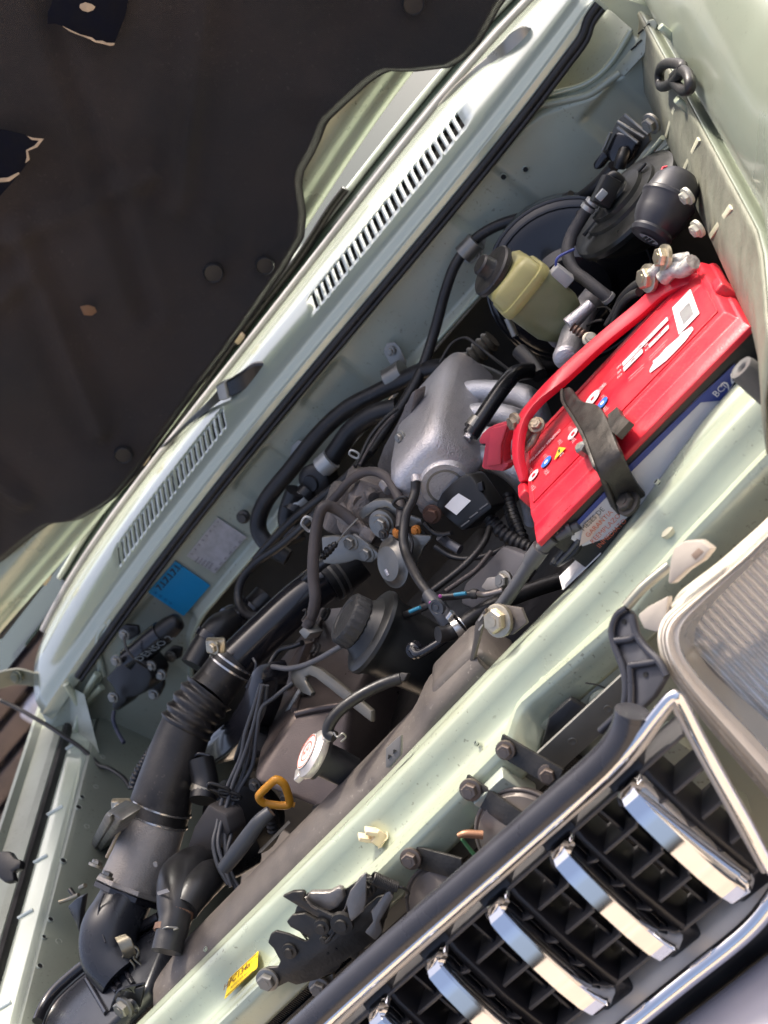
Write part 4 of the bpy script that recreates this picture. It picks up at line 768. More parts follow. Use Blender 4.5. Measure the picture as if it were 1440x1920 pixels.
# hoses in front of the manifold
hose('vacuum_hose', 'H', [(788, 225, .425), (786, 290, .42), (765, 360, .41), (728, 440, .40), (712, 520, .39), (706, 610, .375), (722, 700, .36), (762, 800, .335), (815, 895, .31), (890, 1000, .285)], 34, RUBBER, label='dark rubber hose running from the plenum front down to the plastic valve', cat='hose')
hose('breather_hose', 'H', [(215, 365, .52), (275, 300, .51), (340, 225, .50), (430, 168, .49), (520, 160, .475), (600, 205, .46), (650, 285, .44), (682, 360, .425), (690, 440, .41), (684, 540, .395)], 32, RUBBER_BR, label='brownish hose arching over the throttle body', cat='hose')
tube('hose_tie', [at(u, v, y=.41, c='H') for u, v in ((640, 375), (670, 340), (720, 335), (740, 370), (730, 400), (680, 405))], .0022, BLACKP, None, 8, closed=True, label='black tie gripping two hoses beside the plenum front', cat='cable tie')
PC = hose('pcv_hose', 'H', [(370, 500, .47), (300, 440, .475), (220, 398, .475), (165, 400, .47), (135, 470, .465), (112, 600, .455), (98, 760, .44), (100, 900, .43), (112, 1010, .42), (95, 1110, .415), (55, 1210, .41)], 40, RUBBER_BR, segs=16, label='thick brown grey hose bending down to the valve cover', cat='hose')
band('H', (75, 1155, .412), (60, 1185, .41), 46, RUBBER_BR, PC); hose('clip_ear', 'H', [(30, 1100, .405), (45, 1090, .405), (50, 1120, .405), (25, 1160, .405)], 7, DARKM, PC, 8)
plate('cover_fitting', 'H', [(-10, 1240), (30, 1200), (80, 1250), (40, 1300)], at(30, 1250, y=.405, c='H'), (-.3, -.6, .7), .02, STEEL, None, bevel=.003, label='small pale steel fitting at the foot of the brown grey hose', cat='fitting')
# plastic tee valve and its hoses
TV = thing('purge_valve', 'dark plastic tee valve with round boss between two printed hoses', 'valve', at(940, 1080, y=.27, c='H'))
hose('barrel', 'H', [(870, 985, .29), (930, 1060, .275), (985, 1130, .262), (1020, 1190, .255)], [44, 58, 66, 58], mat('dark_slate_plastic', (.055, .058, .065), .4, 0, .1), TV, 18)
lathe('round_boss', at(945, 1070, y=.252, c='H'), (-.2, -.8, .5), [(0, .0085), (.005, .0085), (.005, .006), (.004, .0055), (.004, .003), (.005, .0025)], MATS['dark_slate_plastic'], TV, 24)
hose('arm', 'H', [(900, 1030, .285), (850, 1010, .29)], 40, BLACKP, TV, 12)
PRN = mat('teal_print', (.03, .22, .34), .5)
for L_, nm in (([(955, 1008, .27), (1050, 1000, .265), (1130, 990, .26), (1210, 980, .255)], 'black hose with teal print running right from the plastic tee valve'), ([(890, 1055, .28), (820, 1085, .285), (750, 1115, .29), (690, 1140, .30)], 'black hose with teal print tucked behind the reservoir funnel')):
    o = hose('printed_hose', 'H', L_, 27, RUBBER, label=nm, cat='hose')
    A = at(L_[1][0], L_[1][1]-6, y=L_[1][2]-.012, c='H'); B_ = at(L_[2][0], L_[2][1]-6, y=L_[2][2]-.012, c='H'); hose('print_stripe', 'H', [(L_[1][0], L_[1][1]-10, L_[1][2]-.008), (L_[2][0], L_[2][1]-10, L_[2][2]-.008)], 13, PRN, o, 8)
    lathe('paint_dot', at(L_[0][0], L_[0][1]-8, y=L_[0][2]-.011, c='H'), (0, -1, .3), [(0, .002), (.001, .0015)], mat('magenta_mark', (.5, .1, .35), .5), o, 10)
o = hose('pipe_end', 'H', [(1190, 985, .255), (1260, 990, .255), (1380, 960, .25)], [24, 20, 20], mat('dull_tan_pipe', (.25, .22, .2), .45, .5), label='tan metal pipe end clamped to the teal printed hose', cat='pipe')
V, F = sweep_geo([at(1165, 985, y=.257, c='H'), at(1200, 985, y=.256, c='H')], .0052, 16); mk('spring_clamp', V, F, DARKM, o)
OH = hose('oil_cooler_hose', 'H', [(940, 1260, .23), (1010, 1250, .235), (1090, 1210, .24), (1180, 1140, .25), (1300, 1070, .26), (1440, 1010, .27), (1600, 950, .28), (1760, 900, .29)], 56, RUBBER, segs=16, label='thick black hose with a silver worm clamp leaving the reservoir funnel', cat='hose')
V, F = sweep_geo(smooth_path([at(1050, 1235, y=.238, c='H'), at(1110, 1195, y=.242, c='H')], 8), .0117, 26); mk('worm_clamp', V, F, mat('bright_steel', (.6, .59, .57), .25, .9), OH)
for k in range(9): box('clamp_notch', at(1050+k*11, 1135+k*13, y=.228, c='H'), .0011, .0006, .0022, DARKM, OH, bevel=0)
hose('clamp_screw', 'H', [(1010, 1150, .228), (1040, 1110, .228)], 24, MATS['bright_steel'], OH, 12)
hose('rubber_lead', 'H', [(900, 965, .30), (1000, 890, .31), (1100, 810, .32), (1190, 720, .33), (1260, 620, .35), (1290, 540, .37)], 24, RUBBER, label='flat black rubber lead curving below the sensor housing', cat='cable')
hose('rubber_lead', 'H', [(990, 970, .29), (1090, 900, .30), (1200, 820, .31), (1300, 700, .33)], 18, RUBBER_BR, label='thin brownish lead beside the flat black one', cat='cable')
# ================================================================== ENGINE CENTRE
BLK = thing('engine_block', 'dark oily engine block low between the radiator and the bulkhead', 'engine', (-.05, .5, .45))
V, F = loft_rect([(-.26, .30, .12, .72, .42), (-.24, .32, .10, .72, .60), (-.20, .36, .08, .70, .76), (-.19, .37, .06, .70, .80)])
ENG = mat('dark_casting', (.022, .02, .019), .55, .3, .3, 20, bump=.3, bscale=100, col2=(.05, .042, .036), mix=.6, mscale=12)  # near-black base with slightly paler blotches
mk('crankcase', V, F, ENG, BLK, bevel=.01)
V, F = loft_rect([(.02, .34, .26, .70, .48), (.05, .36, .24, .68, .74), (.06, .40, .2, .66, .80)]); mk('manifold_base', V, F, ENG, BLK, bevel=.01)
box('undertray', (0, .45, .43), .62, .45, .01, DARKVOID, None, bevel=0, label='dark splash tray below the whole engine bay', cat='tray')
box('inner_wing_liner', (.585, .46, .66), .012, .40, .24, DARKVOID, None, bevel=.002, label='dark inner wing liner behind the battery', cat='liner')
VC = thing('valve_cover', 'brown grey metallic valve cover behind the radiator', 'valve cover', at(590, 1380, y=.35))
def hexhull(name, top, bot, m, parent, bevel=.012, bsegs=4):
    n = len(top); V = list(bot)+list(top); F = [tuple(range(n))[::-1], tuple(range(n, 2*n))]+[(i, (i+1) % n, n+(i+1) % n, n+i) for i in range(n)]
    return mk(name, V, F, m, parent, bevel=bevel, bsegs=bsegs, sharp=60)
top = [at(548, 1338, y=.37), at(660, 1318, y=.37), at(760, 1120, y=.62), at(606, 1138, y=.62)]
bot = [at(470, 1470, y=.315), at(640, 1540, y=.26), at(860, 1280, y=.60), at(520, 1240, y=.62)]
hexhull('cover', top, bot, VALVEC, VC, .010, 4)
for a_, b_ in ((0, 1), (0, 3)): tube('edge_rib', [top[a_]*.97+top[b_]*.03-Z_*.002, (top[a_]+top[b_])/2+Z_*.0005, top[a_]*.03+top[b_]*.97-Z_*.002], .0045, VALVEC, VC, 10)
for t_ in (.15, .5, .85):
    q_ = top[0]*(1-t_)+top[3]*t_; hexbolt(q_+np.array([.014, 0, -.0008]), (-.1, -.1, 1), .0065, DARKM, VC)
    q_ = bot[0]*(1-t_)+bot[1]*t_; hexbolt(q_+np.array([.0, -.002, .012]), (-.2, -.8, .4), .006, DARKM, VC)
P0 = at(500, 1240, y=.50); plate('side_rail', 'G', [(365, 650), (420, 560), (470, 470), (500, 480), (440, 640), (340, 870), (300, 920), (290, 860)], at(400, 690, y=.46, c='G'), (-.5, -.5, .7), .012, VALVEC, VC, bevel=.003)
plate('scuffed_edge', 'G', [(455, 725), (470, 735), (360, 920), (345, 915)], at(400, 830, y=.40, c='G'), (-.5, -.5, .7), .003, mat('scuffed_alu', (.4, .4, .38), .5, .6, .4, 200), VC)
C = at(476, 1402, y=.40)
OC = thing('oil_filler_cap', 'black ribbed oil filler cap on the side of the valve cover', 'cap', C)
axo = nrm(np.array([-.35, -.1, 1])); lathe('knob', C, axo, [(-.016, .022), (-.010, .026), (.0, .027), (.008, .026), (.010, .022)], BLACKP, OC, 40, lobes=(7, .05, .0225))
box('grip', C+axo*.013, .023, .006, .006, BLACKP, OC, ax=[(.95, .1, .33), (-.1, 1, 0), axo], bevel=.003); lathe('collar', C-axo*.024, axo, [(0, .021), (.012, .023)], VALVEC, OC, 24)
# lifting hook
LH = thing('lifting_hook', 'flat steel engine lifting hook with open slot above the valve cover', 'hook', at(560, 680, y=.33, c='G'))
P0 = at(560, 690, y=.325, c='G'); nH = nrm(np.array([-.35, -.45, .82]))
plate('hook_plate', 'G', [(412, 640), (425, 605), (460, 590), (520, 592), (570, 612), (640, 665), (740, 745), (850, 840), (850, 905), (780, 850), (725, 805), (640, 735), (550, 665), (515, 650), (492, 660), (492, 680), (510, 710), (530, 745), (522, 765), (480, 748), (430, 700)], P0, nH, .006, mat('dull_olive_steel', (.20, .19, .16), .42, .7, .15, 40, col2=(.12, .1, .08), mix=.5), LH, bevel=.0015)
# power steering reservoir
PS = thing('steering_fluid_reservoir', 'black funnel shaped fluid reservoir with ribbed screw cap', 'reservoir', at(900, 1220, y=.27))
C = at(845, 408, y=.305, c='G'); axp = nrm(np.array([-.12, -.04, 1]))
lathe('funnel', C, axp, [(-.12, .022), (-.11, .034), (-.085, .038), (-.045, .0405), (-.03, .042), (-.020, .0425), (-.012, .0445), (-.008, .0475), (-.005, .0485), (-.001, .0475), (.001, .044), (.003, .036), (.009, .031), (.012, .029), (.014, .027)], mat('satin_black_reservoir', (.013, .014, .014), .36, 0, .25, 30, col2=(.06, .06, .055), mix=.2, mscale=40), PS, 48, sharp=30)
Cc = C+axp*.013
capV, capF = lathe_geo(Cc, axp, [(0, .027), (.002, .029), (.016, .0285), (.019, .026), (.0195, .020), (.0185, .019), (.0185, .004)], 96, lobes=(20, .018, .0262)); mk('screw_cap', capV, capF, mat('grained_black_cap', (.02, .02, .02), .5, 0, .3, 80, bump=.35, bscale=500), PS, sharp=40)
hose('spout', 'G', [(1080, 510, .245), (1110, 535, .235), (1180, 500, .232), (1290, 430, .235)], [30, 26, 24, 24], BLACKG, PS, 14)
lathe('spout_root', at(1085, 515, y=.246, c='G'), (-.2, -.8, .5), [(-.004, .009), (.003, .0088), (.005, .007)], BLACKG, PS, 18)
plate('clamp_tab', 'G', [(985, 655), (1010, 635), (1050, 640), (1030, 680), (1000, 690)], at(1010, 660, y=.235, c='G'), (0, -.6, .8), .006, DARKM, PS)
# ================================================================== RADIATOR
RD = thing('radiator', 'radiator with long dusty grey top shroud behind the green rail', 'radiator', (-.1, .17, .6))
def tank(x, k):
    y0, y1, zt = .136, .208, .893
    y0 += sup_y(x)*.9; y1 += sup_y(x)*.6
    e = sst(x, .055, .10)-sst(x, .15, .19)*0; zt += .010*e; y1 += .004*e; l = sst(-x, .33, .44); zt -= .01*l
    prof = [(y0, .80), (y0, zt-.012), (y0+.004, zt-.005), (y0+.014, zt-.001), (y0+.03, zt+.003), ((y0+y1)/2+.004, zt+.0035), (y1-.016, zt), (y1-.006, zt-.007), (y1-.001, zt-.018), (y1, zt-.035), (y1-.004, zt-.06), (y1-.02, .80)]
    return np.array([x, *prof[k]])
xs_ = list(np.linspace(-.405, .165, 60)); V = [tank(x, k) for x in xs_ for k in range(12)]
F = [(i*12+k, i*12+k+1, i*12+12+k+1, i*12+12+k) for i in range(59) for k in range(11)]+[tuple(range(12)), tuple(59*12+k for k in range(12))]
mk('top_shroud', V, F, SHROUD, RD, sharp=45)
box('core', (-.12, .165, .62), .30, .02, .18, DARKVOID, RD)
P0 = np.array([0, .16, .897]); plate('shroud_groove', 'J', [(362, 150), (372, 160), (232, 305), (215, 308), (222, 292)], P0, Z_, .0004, mat('groove_dark', (.03, .028, .026), .7), RD, bevel=0)
plate('spring_clip', 'G', [(930, 1045), (995, 985), (1012, 975), (1010, 1085), (950, 1155), (928, 1150)], at(970, 1070, y=.115, c='G'), (-.2, -.75, .6), .004, mat('grey_clip', (.13, .125, .12), .5), RD, bevel=.0012)
for (u, v) in ((950, 1090), (978, 1062)): plate('clip_hole', 'G', [(u-8, v+14), (u-6, v-10), (u+10, v-4)], at(970, 1070, y=.114, c='G'), (-.2, -.75, .6), .001, DARKVOID, RD, bevel=0)
# shroud end block
V, F = loft_rect([(.088, .156, .176, .216, .86), (.096, .160, .172, .214, .899), (.108, .168, .166, .208, .908)]); mk('end_block', V, F, SHROUD, RD, bevel=.007, bsegs=4)
plate('slotted_tab', 'H', [(1180, 1280), (1190, 1180), (1255, 1085), (1260, 1110), (1230, 1240), (1180, 1430), (1150, 1440)], at(1210, 1250, y=.15, c='H'), (-.5, -.7, .5), .004, SHROUD, RD)
for v in (1150, 1215): plate('tab_slot', 'H', [(1212, v+10), (1238, v-25), (1243, v-18), (1216, v+20)], at(1210, 1250, y=.1485, c='H'), (-.5, -.7, .5), .001, mat('slot_pale', (.45, .43, .4), .5), RD, bevel=0)
hexbolt(at(1350, 1165, y=.135, c='H'), (-.2, -.7, .7), .0115, ZINC, RD); plate('bolt_bracket', 'H', [(1285, 1130), (1310, 1080), (1380, 1060), (1500, 1080), (1540, 1180), (1440, 1260), (1300, 1250)], at(1350, 1165, y=.14, c='H'), (-.2, -.7, .7), .004, SHROUD, RD)
# radiator cap
C = at(582, 1412, y=.205); RCp = thing('radiator_filler', 'silver radiator pressure cap with round red and white warning label', 'radiator cap', C)
axr = nrm(np.array([-.12, -.05, 1])); CAPM = mat('worn_cap_metal', (.62, .58, .54), .38, .6, .12, 60, bump=.2)
lathe('neck', C-axr*.05, axr, [(0, .017), (.02, .018), (.036, .018), (.037, .024), (.042, .024)], BLACKP, RCp, 28)
lathe('cap', C-axr*.009, axr, [(0, .0245), (.003, .0262), (.008, .0258), (.010, .0225), (.0125, .020), (.013, .004)], CAPM, RCp, 40)
for s in (-1, 1): box('ear', C-axr*.004+np.array([s*.0265, s*.003, s*.003]), .006, .009, .004, CAPM, RCp, bevel=.002)
lathe('label_disc', C+axr*.0043, axr, [(0, .0195), (.0003, .0195)], mat('pinkish_white_label', (.75, .70, .67), .5), RCp, 32)
RP = mat('red_print', (.55, .12, .06), .5); e1 = nrm(X_-axr*np.dot(X_, axr)); e2 = np.cross(axr, e1); Cl = C+axr*.0049
def ringgeo(r0, r1, n=36): return [Cl+(e1*math.cos(a)+e2*math.sin(a))*r_ for r_ in (r0, r1) for a in np.linspace(0, 2*math.pi, n, endpoint=False)], [(i, (i+1) % n, n+(i+1) % n, n+i) for i in range(n)]
for r0, r1 in ((.0175, .0187), (.0098, .0112)): V, F = ringgeo(r0, r1); mk('label_ring', V, F, RP, RCp)
text('lettering', 'A/C', Cl+e2*.0, e1, e2, .009, RP, RCp, bold=.02); text('lettering', 'CAUTION', Cl+e2*.0142, e1, e2, .0048, RP, RCp, bold=.02); text('lettering', 'NEVER OPEN HOT', Cl-e2*.0142, e1, e2, .0028, RP, RCp)
ov = hose('overflow_hose', 'G', [(655, 985, .18), (620, 960, .185), (635, 900, .19), (690, 835, .195), (770, 775, .20), (860, 725, .205), (940, 690, .208), (1010, 668, .21)], 33, RUBBER, segs=14, label='black overflow hose curving from the radiator cap neck over the shroud', cat='hose')
hose('wire_clamp', 'G', [(650, 960, .172), (670, 985, .168), (700, 965, .168), (715, 985, .17), (690, 1010, .17)], 6, STEEL, ov, 8)
# dipstick
DS = thing('dipstick', 'yellow triangular dipstick loop beside the radiator shroud', 'dipstick', at(300, 1400, y=.27, c='G'))
YD = mat('ochre_plastic', (.62, .27, .02), .4, 0, .12, 40, col2=(.4, .17, .02), mix=.4, mscale=60)
loop = [at(u, v, y=.262, c='G') for u, v in ((246, 1308), (262, 1282), (325, 1222), (350, 1216), (382, 1240), (402, 1290), (412, 1338), (392, 1354), (330, 1352), (272, 1340))]
tube('loop', loop, .0046, YD, DS, 12, n=5, closed=True); hose('stem', 'G', [(410, 1345, .262), (440, 1352, .262)], 14, YD, DS, 10)
hose('tube_top', 'G', [(300, 1370, .262), (310, 1430, .262), (325, 1500, .26)], 30, RUBBER, DS, 14, rib=(.006, .08))
# ================================================================== INTAKE DUCTING
IP = thing('intake_pipe', 'large glossy black intake pipe leading to the throttle body', 'pipe', at(500, 1180, y=.52))
hose('pipe', '', [(438, 1243, .49), (500, 1183, .52), (567, 1121, .55), (625, 1078, .575), (660, 1050, .585)], 38, BLACKG, IP, 30)
hose('throttle_cuff', '', [(610, 1090, .568), (640, 1068, .58), (668, 1045, .59)], 44, RUBBER, IP, 28)
for k in range(2): hose('wire_hoop', '', [(628-k*12, 1077+k*9, .575-k*.005), (632-k*12, 1074+k*9, .577-k*.005)], 46, STEEL, IP, 28)
hose('support_rod', 'G', [(180, 720, .46), (230, 610, .47), (215, 560, .48)], 12, BLACKG, IP, 8)
IH = thing('intake_hose', 'wide black rubber intake hose with bellows between pipe and air meter', 'hose', at(350, 1350, y=.43))
hose('neck', '', [(445, 1236, .492), (428, 1254, .485), (408, 1280, .475), (390, 1302, .462)], [43, 42, 42, 44], RUBBER, IH, 32)
hose('bellows', '', [(393, 1298, .464), (368, 1330, .45), (345, 1368, .435)], 50, RUBBER, IH, 32, n=10, rib=(.0125, .055))
hose('barrel', '', [(350, 1360, .438), (332, 1410, .418), (314, 1465, .395), (300, 1510, .378), (293, 1535, .368)], [48, 52, 55, 57, 57], RUBBER, IH, 36)
hose('cuff', '', [(304, 1502, .382), (296, 1528, .371), (291, 1546, .363)], 58, RUBBER, IH, 36)
for (a, b, r_) in (((303, 1512, .377), (302, 1515, .376), 59.5), ((296, 1534, .368), (295, 1537, .367), 59.5), ((441, 1240, .490), (439, 1243, .489), 45), ((432, 1250, .486), (430, 1253, .485), 45)):
    hose('wire_clamp', '', [a, b], r_, mat('bright_wire', (.62, .6, .57), .25, .9), IH, 40)
for (u, v, y) in ((228, 1512, .35), (405, 1210, .46)):
    box('clamp_screw_block', at(u, v, y=y), .009, .006, .012, ZINC, IH, ax=[(.7, .2, .6), (-.2, .95, 0), (-.6, 0, .7)], bevel=.003); hexbolt(at(u-4, v+4, y=y-.012), (-.3, -.8, .5), .0065, ZINC, IH, 'clamp_screw')
AM = thing('air_flow_meter', 'grey cast air flow meter cylinder with black sensor block', 'air meter', at(250, 1640, y=.33))
hose('cylinder', '', [(294, 1538, .366), (280, 1580, .35), (262, 1625, .332), (246, 1662, .318)], [56, 58, 60, 61], mat('grey_cast_metal', (.32, .295, .27), .48, .45, .1, 60, bump=.5, bscale=500), AM, 40)
Pm = pts('', [(250, 1655, .321), (236, 1690, .306)]); axm = nrm(Pm[1]-Pm[0])
lathe('flange', Pm[0]+axm*.004, axm, [(0, .036), (.001, .043), (.006, .044), (.007, .043)], MATS['grey_cast_metal'], AM, 8); lathe('gasket', Pm[0]+axm*.0125, axm, [(0, .044), (.006, .044)], BLACKG, AM, 8)
for (u, v) in ((560, 575), (480, 490), (700, 760)): hexbolt(at(u, v, y=.285, c='O'), -axm, .0065, STEEL, AM)
P0 = at(560, 250, y=.30, c='O'); nA = nrm(np.array([-.7, -.55, .45]))
plate('sensor_block', 'O', [(560, 90), (640, 130), (665, 160), (640, 210), (500, 400), (480, 395), (435, 330), (440, 310), (500, 190), (540, 110)], P0, nA, .024, BLACKP, AM, bevel=.003)
plate('sensor_lid', 'O', [(550, 105), (580, 125), (590, 160), (470, 370), (440, 330), (500, 195)], P0+nA*.004, nA, .005, mat('dark_grey_lid', (.05, .05, .052), .4), AM, bevel=.0015)
hexbolt(at(605, 208, y=.285, c='O'), nA, .004, STEEL, AM); hose('sensor_gasket', 'O', [(690, 180, .315), (640, 260, .31), (600, 350, .305), (560, 430, .30)], 14, mat('tan_gasket', (.3, .26, .2), .6), AM, 8)
for (u, v, w_) in ((770, 590, 26), (900, 305, 22)):
    pass
lathe('casting_dot', at(928, 482, y=.262, c='O'), (-.1, -.85, .5), [(0, .0035), (.001, .003)], MATS['grey_cast_metal'], AM, 14)
# elbow and air cleaner box
AB = thing('air_cleaner', 'black air cleaner box with curved inlet elbow and sprung wire clip', 'air cleaner', at(170, 1850, y=.22))
hose('elbow', '', [(238, 1682, .305), (222, 1712, .285), (205, 1745, .265), (205, 1790, .245), (235, 1830, .225)], [50, 52, 54, 54, 52], mat('blue_black_gloss', (.022, .024, .03), .3, 0, .15, 20), AB, 30)
hose('elbow_seam', 'O', [(540, 700, .275), (505, 800, .265), (500, 920, .25), (550, 1070, .23)], 8, BLACKG, AB, 8)
def zbox(name, uvs, zt, zb, m, parent, bevel=.006):
    Pz = at(620, 1050, z=.915, c='O')+Z_*(zt-.868); top = [onplane(u, v, Pz, (.24, 0, 1), 'O') for u, v in uvs]; V, F = prism_geo(top, -Z_*(zt-zb)); return mk(name, V, F, m, parent, bevel=bevel, bsegs=3)
LIDM = mat('blue_black_gloss', (.022, .024, .03), .3)
def lidp(u, v, h): return onplane(u, v, at(620, 1050, z=.915, c='O')+Z_*h, (.24, 0, 1), 'O')
zbox('lid', [(40, 1640), (160, 1400), (330, 1260), (620, 1050), (720, 960), (960, 860), (1000, 1050), (860, 1400), (560, 1700), (300, 1900), (40, 1900)], .868, .845, LIDM, AB)
zbox('box', [(60, 1660), (180, 1440), (640, 1080), (940, 900), (980, 1060), (860, 1420), (560, 1720), (300, 1900), (60, 1900)], .845, .70, BLACKP, AB)
for a, b in (((640, 1180), (760, 1385)), ((500, 1270), (640, 1440)), ((410, 1345), (560, 1600)), ((560, 1240), (660, 1400))):
    A, B_ = lidp(*a, .001), lidp(*b, .001); tube('rib', [A, B_], .0035, BLACKG, AB, 8)
rim = [lidp(u, v, .008) for u, v in ((40, 1660), (80, 1560), (160, 1440), (330, 1285), (500, 1160), (640, 1065), (760, 985), (960, 875))]
V, F = sweep_geo(smooth_path(rim, 5), .0065, 12); mk('lid_lip', V, F, BLACKG, AB, sharp=60)
V, F = sweep_geo(smooth_path([p+np.array([.002, -.006, -.012]) for p in rim], 5), .005, 12); mk('lid_lip', V, F, BLACKG, AB, sharp=60)
SC = mat('dull_brass_clip', (.30, .27, .2), .35, .8, .15, 50)
strip('spring_clip', 'O', [(615, 1030, 700, 1000, .235), (640, 1075, 735, 1035, .225), (670, 1140, 765, 1100, .22), (700, 1205, 785, 1165, .222)], .0015, SC, AB)
for L_ in ([(735, 1200, .218), (770, 1250, .215), (770, 1310, .212), (810, 1320, .212), (850, 1275, .213), (820, 1240, .215), (770, 1195, .218), (765, 1170, .219)], [(690, 1160, .222), (680, 1190, .221), (710, 1225, .22)], [(765, 1095, .222), (800, 1130, .22), (785, 1180, .219)]):
    hose('clip_wire', 'O', L_, 9, SC, AB, 8)
hose('hinge_pin', 'O', [(205, 765, .35), (270, 745, .35), (350, 710, .345)], 16, SC, AB, 8); hose('hinge_pin', 'O', [(360, 660, .34), (400, 640, .335)], 18, SC, AB, 8); hose('hinge_pin', 'O', [(285, 670, .36), (320, 720, .35)], 20, BLACKP, AB, 8)
plate('side_bracket', 'O', [(265, 800), (330, 740), (380, 720), (360, 840), (350, 1000), (330, 940)], at(330, 850, y=.32, c='O'), (-.3, -.8, .5), .01, LIDM, AB, bevel=.002)
# radiator hose
RH = thing('radiator_hose', 'fat black upper radiator hose elbow with rusty clamp', 'hose', at(330, 1720, y=.18))
hose('elbow', '', [(470, 1590, .35), (425, 1612, .325), (380, 1626, .295), (345, 1648, .255), (333, 1690, .215), (328, 1725, .19), (318, 1760, .172), (312, 1785, .16)], [34, 38, 44, 48, 40, 31, 29, 29], mat('satin_black_hose', (.02, .02, .021), .34, 0, .2, 30, bump=.06), RH, 30)
hose('upper_bend', '', [(400, 1640, .27), (385, 1650, .25), (365, 1672, .225), (345, 1705, .20)], [30, 34, 34, 28], MATS['satin_black_hose'], RH, 26)
for a in ((332, 1708, .20), (322, 1738, .185)): hose('rusty_clamp', '', [a, (a[0]-3, a[1]+12, a[2]-.006)], 32.5, mat('rusty_clamp_steel', (.16, .09, .06), .6, .3, .3, 60), RH, 28)
hose('wire_clamp', 'O', [(960, 985, .172), (1010, 955, .168), (1090, 960, .168), (1060, 975, .166)], 8, STEEL, RH, 8); hose('wire_clamp', 'O', [(940, 1080, .166), (975, 1060, .164), (985, 1010, .166)], 10, STEEL, RH, 8)
plate('maker_label', 'O', [(935, 690), (1010, 665), (1030, 690), (945, 715)], at(980, 690, y=.20, c='O'), (-.4, -.6, .6), .0006, mat('worn_print', (.35, .33, .31), .6), RH, bevel=0)
RB = thing('radiator_bracket', 'black folded radiator side bracket with a bolt', 'bracket', at(690, 1540, y=.15, c='O'))
strip('upper_wing', 'O', [(560, 1640, 590, 1700, .165), (620, 1470, 700, 1440, .16), (690, 1410, 760, 1450, .16), (850, 1375, 840, 1480, .165)], .003, BLACKG, RB, n=3)
strip('lower_wing', 'O', [(555, 1660, 580, 1720, .16), (640, 1600, 660, 1680, .155), (790, 1580, 800, 1660, .155)], .003, BLACKG, RB, n=3); plate('web', 'O', [(610, 1490), (700, 1440), (840, 1400), (800, 1590), (640, 1610), (590, 1620)], at(700, 1530, y=.17, c='O'), (-.3, -.8, .4), .003, BLACKP, RB)
hexbolt(at(692, 1550, y=.158, c='O'), (-.3, -.8, .4), .010, STEEL, RB)
# resonator, belt cover, shroud side
o = thing('resonator', 'glossy black resonator chamber beside the intake hose', 'resonator', at(1000, 640, y=.42, c='F'))
plate('chamber', 'F', [(890, 700), (930, 640), (1000, 580), (1060, 480), (1100, 370), (1130, 340), (1150, 420), (1110, 560), (1060, 680), (990, 750), (930, 790), (895, 745)], at(1000, 620, y=.43, c='F'), (-.4, -.6, .7), .04, BLACKG, o, bevel=.006)
hose('neck', 'F', [(880, 760, .40), (900, 860, .38), (890, 940, .36)], 60, BLACKP, o, 20); band('F', (905, 880, .375), (895, 910, .37), 66, ZINC, o)
hose('lip_hook', 'F', [(840, 765, .40), (870, 735, .40), (920, 745, .40)], 10, BLACKG, o, 8)
plate('belt_cover', 'F', [(815, 1150), (850, 1050), (910, 955), (990, 1000), (1010, 1080), (960, 1160), (890, 1180)], at(900, 1080, y=.30, c='F'), (-.2, -.8, .6), .03, mat('dark_grey_cover', (.05, .045, .043), .5), None, bevel=.005, label='dark grey belt cover below the spark plug leads', cat='cover')
hose('fan_shroud', 'G', [(60, 1690, .225), (130, 1600, .225), (190, 1520, .225), (250, 1440, .225), (310, 1385, .23)], [40, 46, 46, 42, 34], mat('slate_shroud', (.05, .053, .06), .4), label='slate grey fan shroud corner below the yellow dipstick', cat='shroud')
lathe('fan_hub', at(1080, 990, y=.40, c='F'), (0, -1, .2), [(0, .05), (.02, .05), (.026, .035), (.028, .01)], BLACKP, None, 36, label='shiny black fan hub below the dipstick', cat='fan hub')
# spark plug leads
LEAD_M = mat('slate_cable_rubber', (.05, .053, .06), .45, 0, .1, 40)
base = [(250, 700, .37), (222, 830, .365), (178, 960, .355), (142, 1090, .345), (95, 1220, .33), (45, 1350, .31), (15, 1460, .29), (5, 1560, .27), (30, 1680, .25), (75, 1780, .235)]
offs = [((0, 0), 'lead nearest the intake hose'), ((22, 8), 'second lead'), ((45, 14), 'third lead'), ((62, 30), 'lead nearest the valve cover')]
lbl = ['grey spark plug lead in the tied bundle, the one against the intake hose', 'grey spark plug lead in the tied bundle, second from the intake hose', 'grey spark plug lead in the tied bundle, third from the intake hose', 'grey spark plug lead in the tied bundle, closest to the valve cover']
for k, ((dx, dy), _) in enumerate(offs):
    L_ = [(u+dx*(1 if i < 4 else .8 if i < 6 else 1.2)+(6 if (i+k) % 3 == 0 else -5), v+dy*(1 if i > 2 else -.5)+k*6, y-.004*(k % 2)) for i, (u, v, y) in enumerate(base)]
    if k == 3: L_ = [(430, 690, .37), (330, 770, .365), (260, 830, .36)]+L_[2:]
    hose('spark_plug_lead', 'G', L_, 12, LEAD_M, segs=10, label=lbl[k], cat='cable', group='spark plug leads')
for (u, v) in ((35, 1265), (95, 1300)): tube('cable_tie', [at(u+dx, v+dy, y=.315, c='G') for dx, dy in ((-55, -30), (0, -18), (50, 5), (40, 25), (-10, 15), (-60, -5))], .0022, BLACKP, None, 8, closed=True, label='black tie round the spark plug leads, '+('upper' if u == 35 else 'lower')+' of the pair', cat='cable tie')
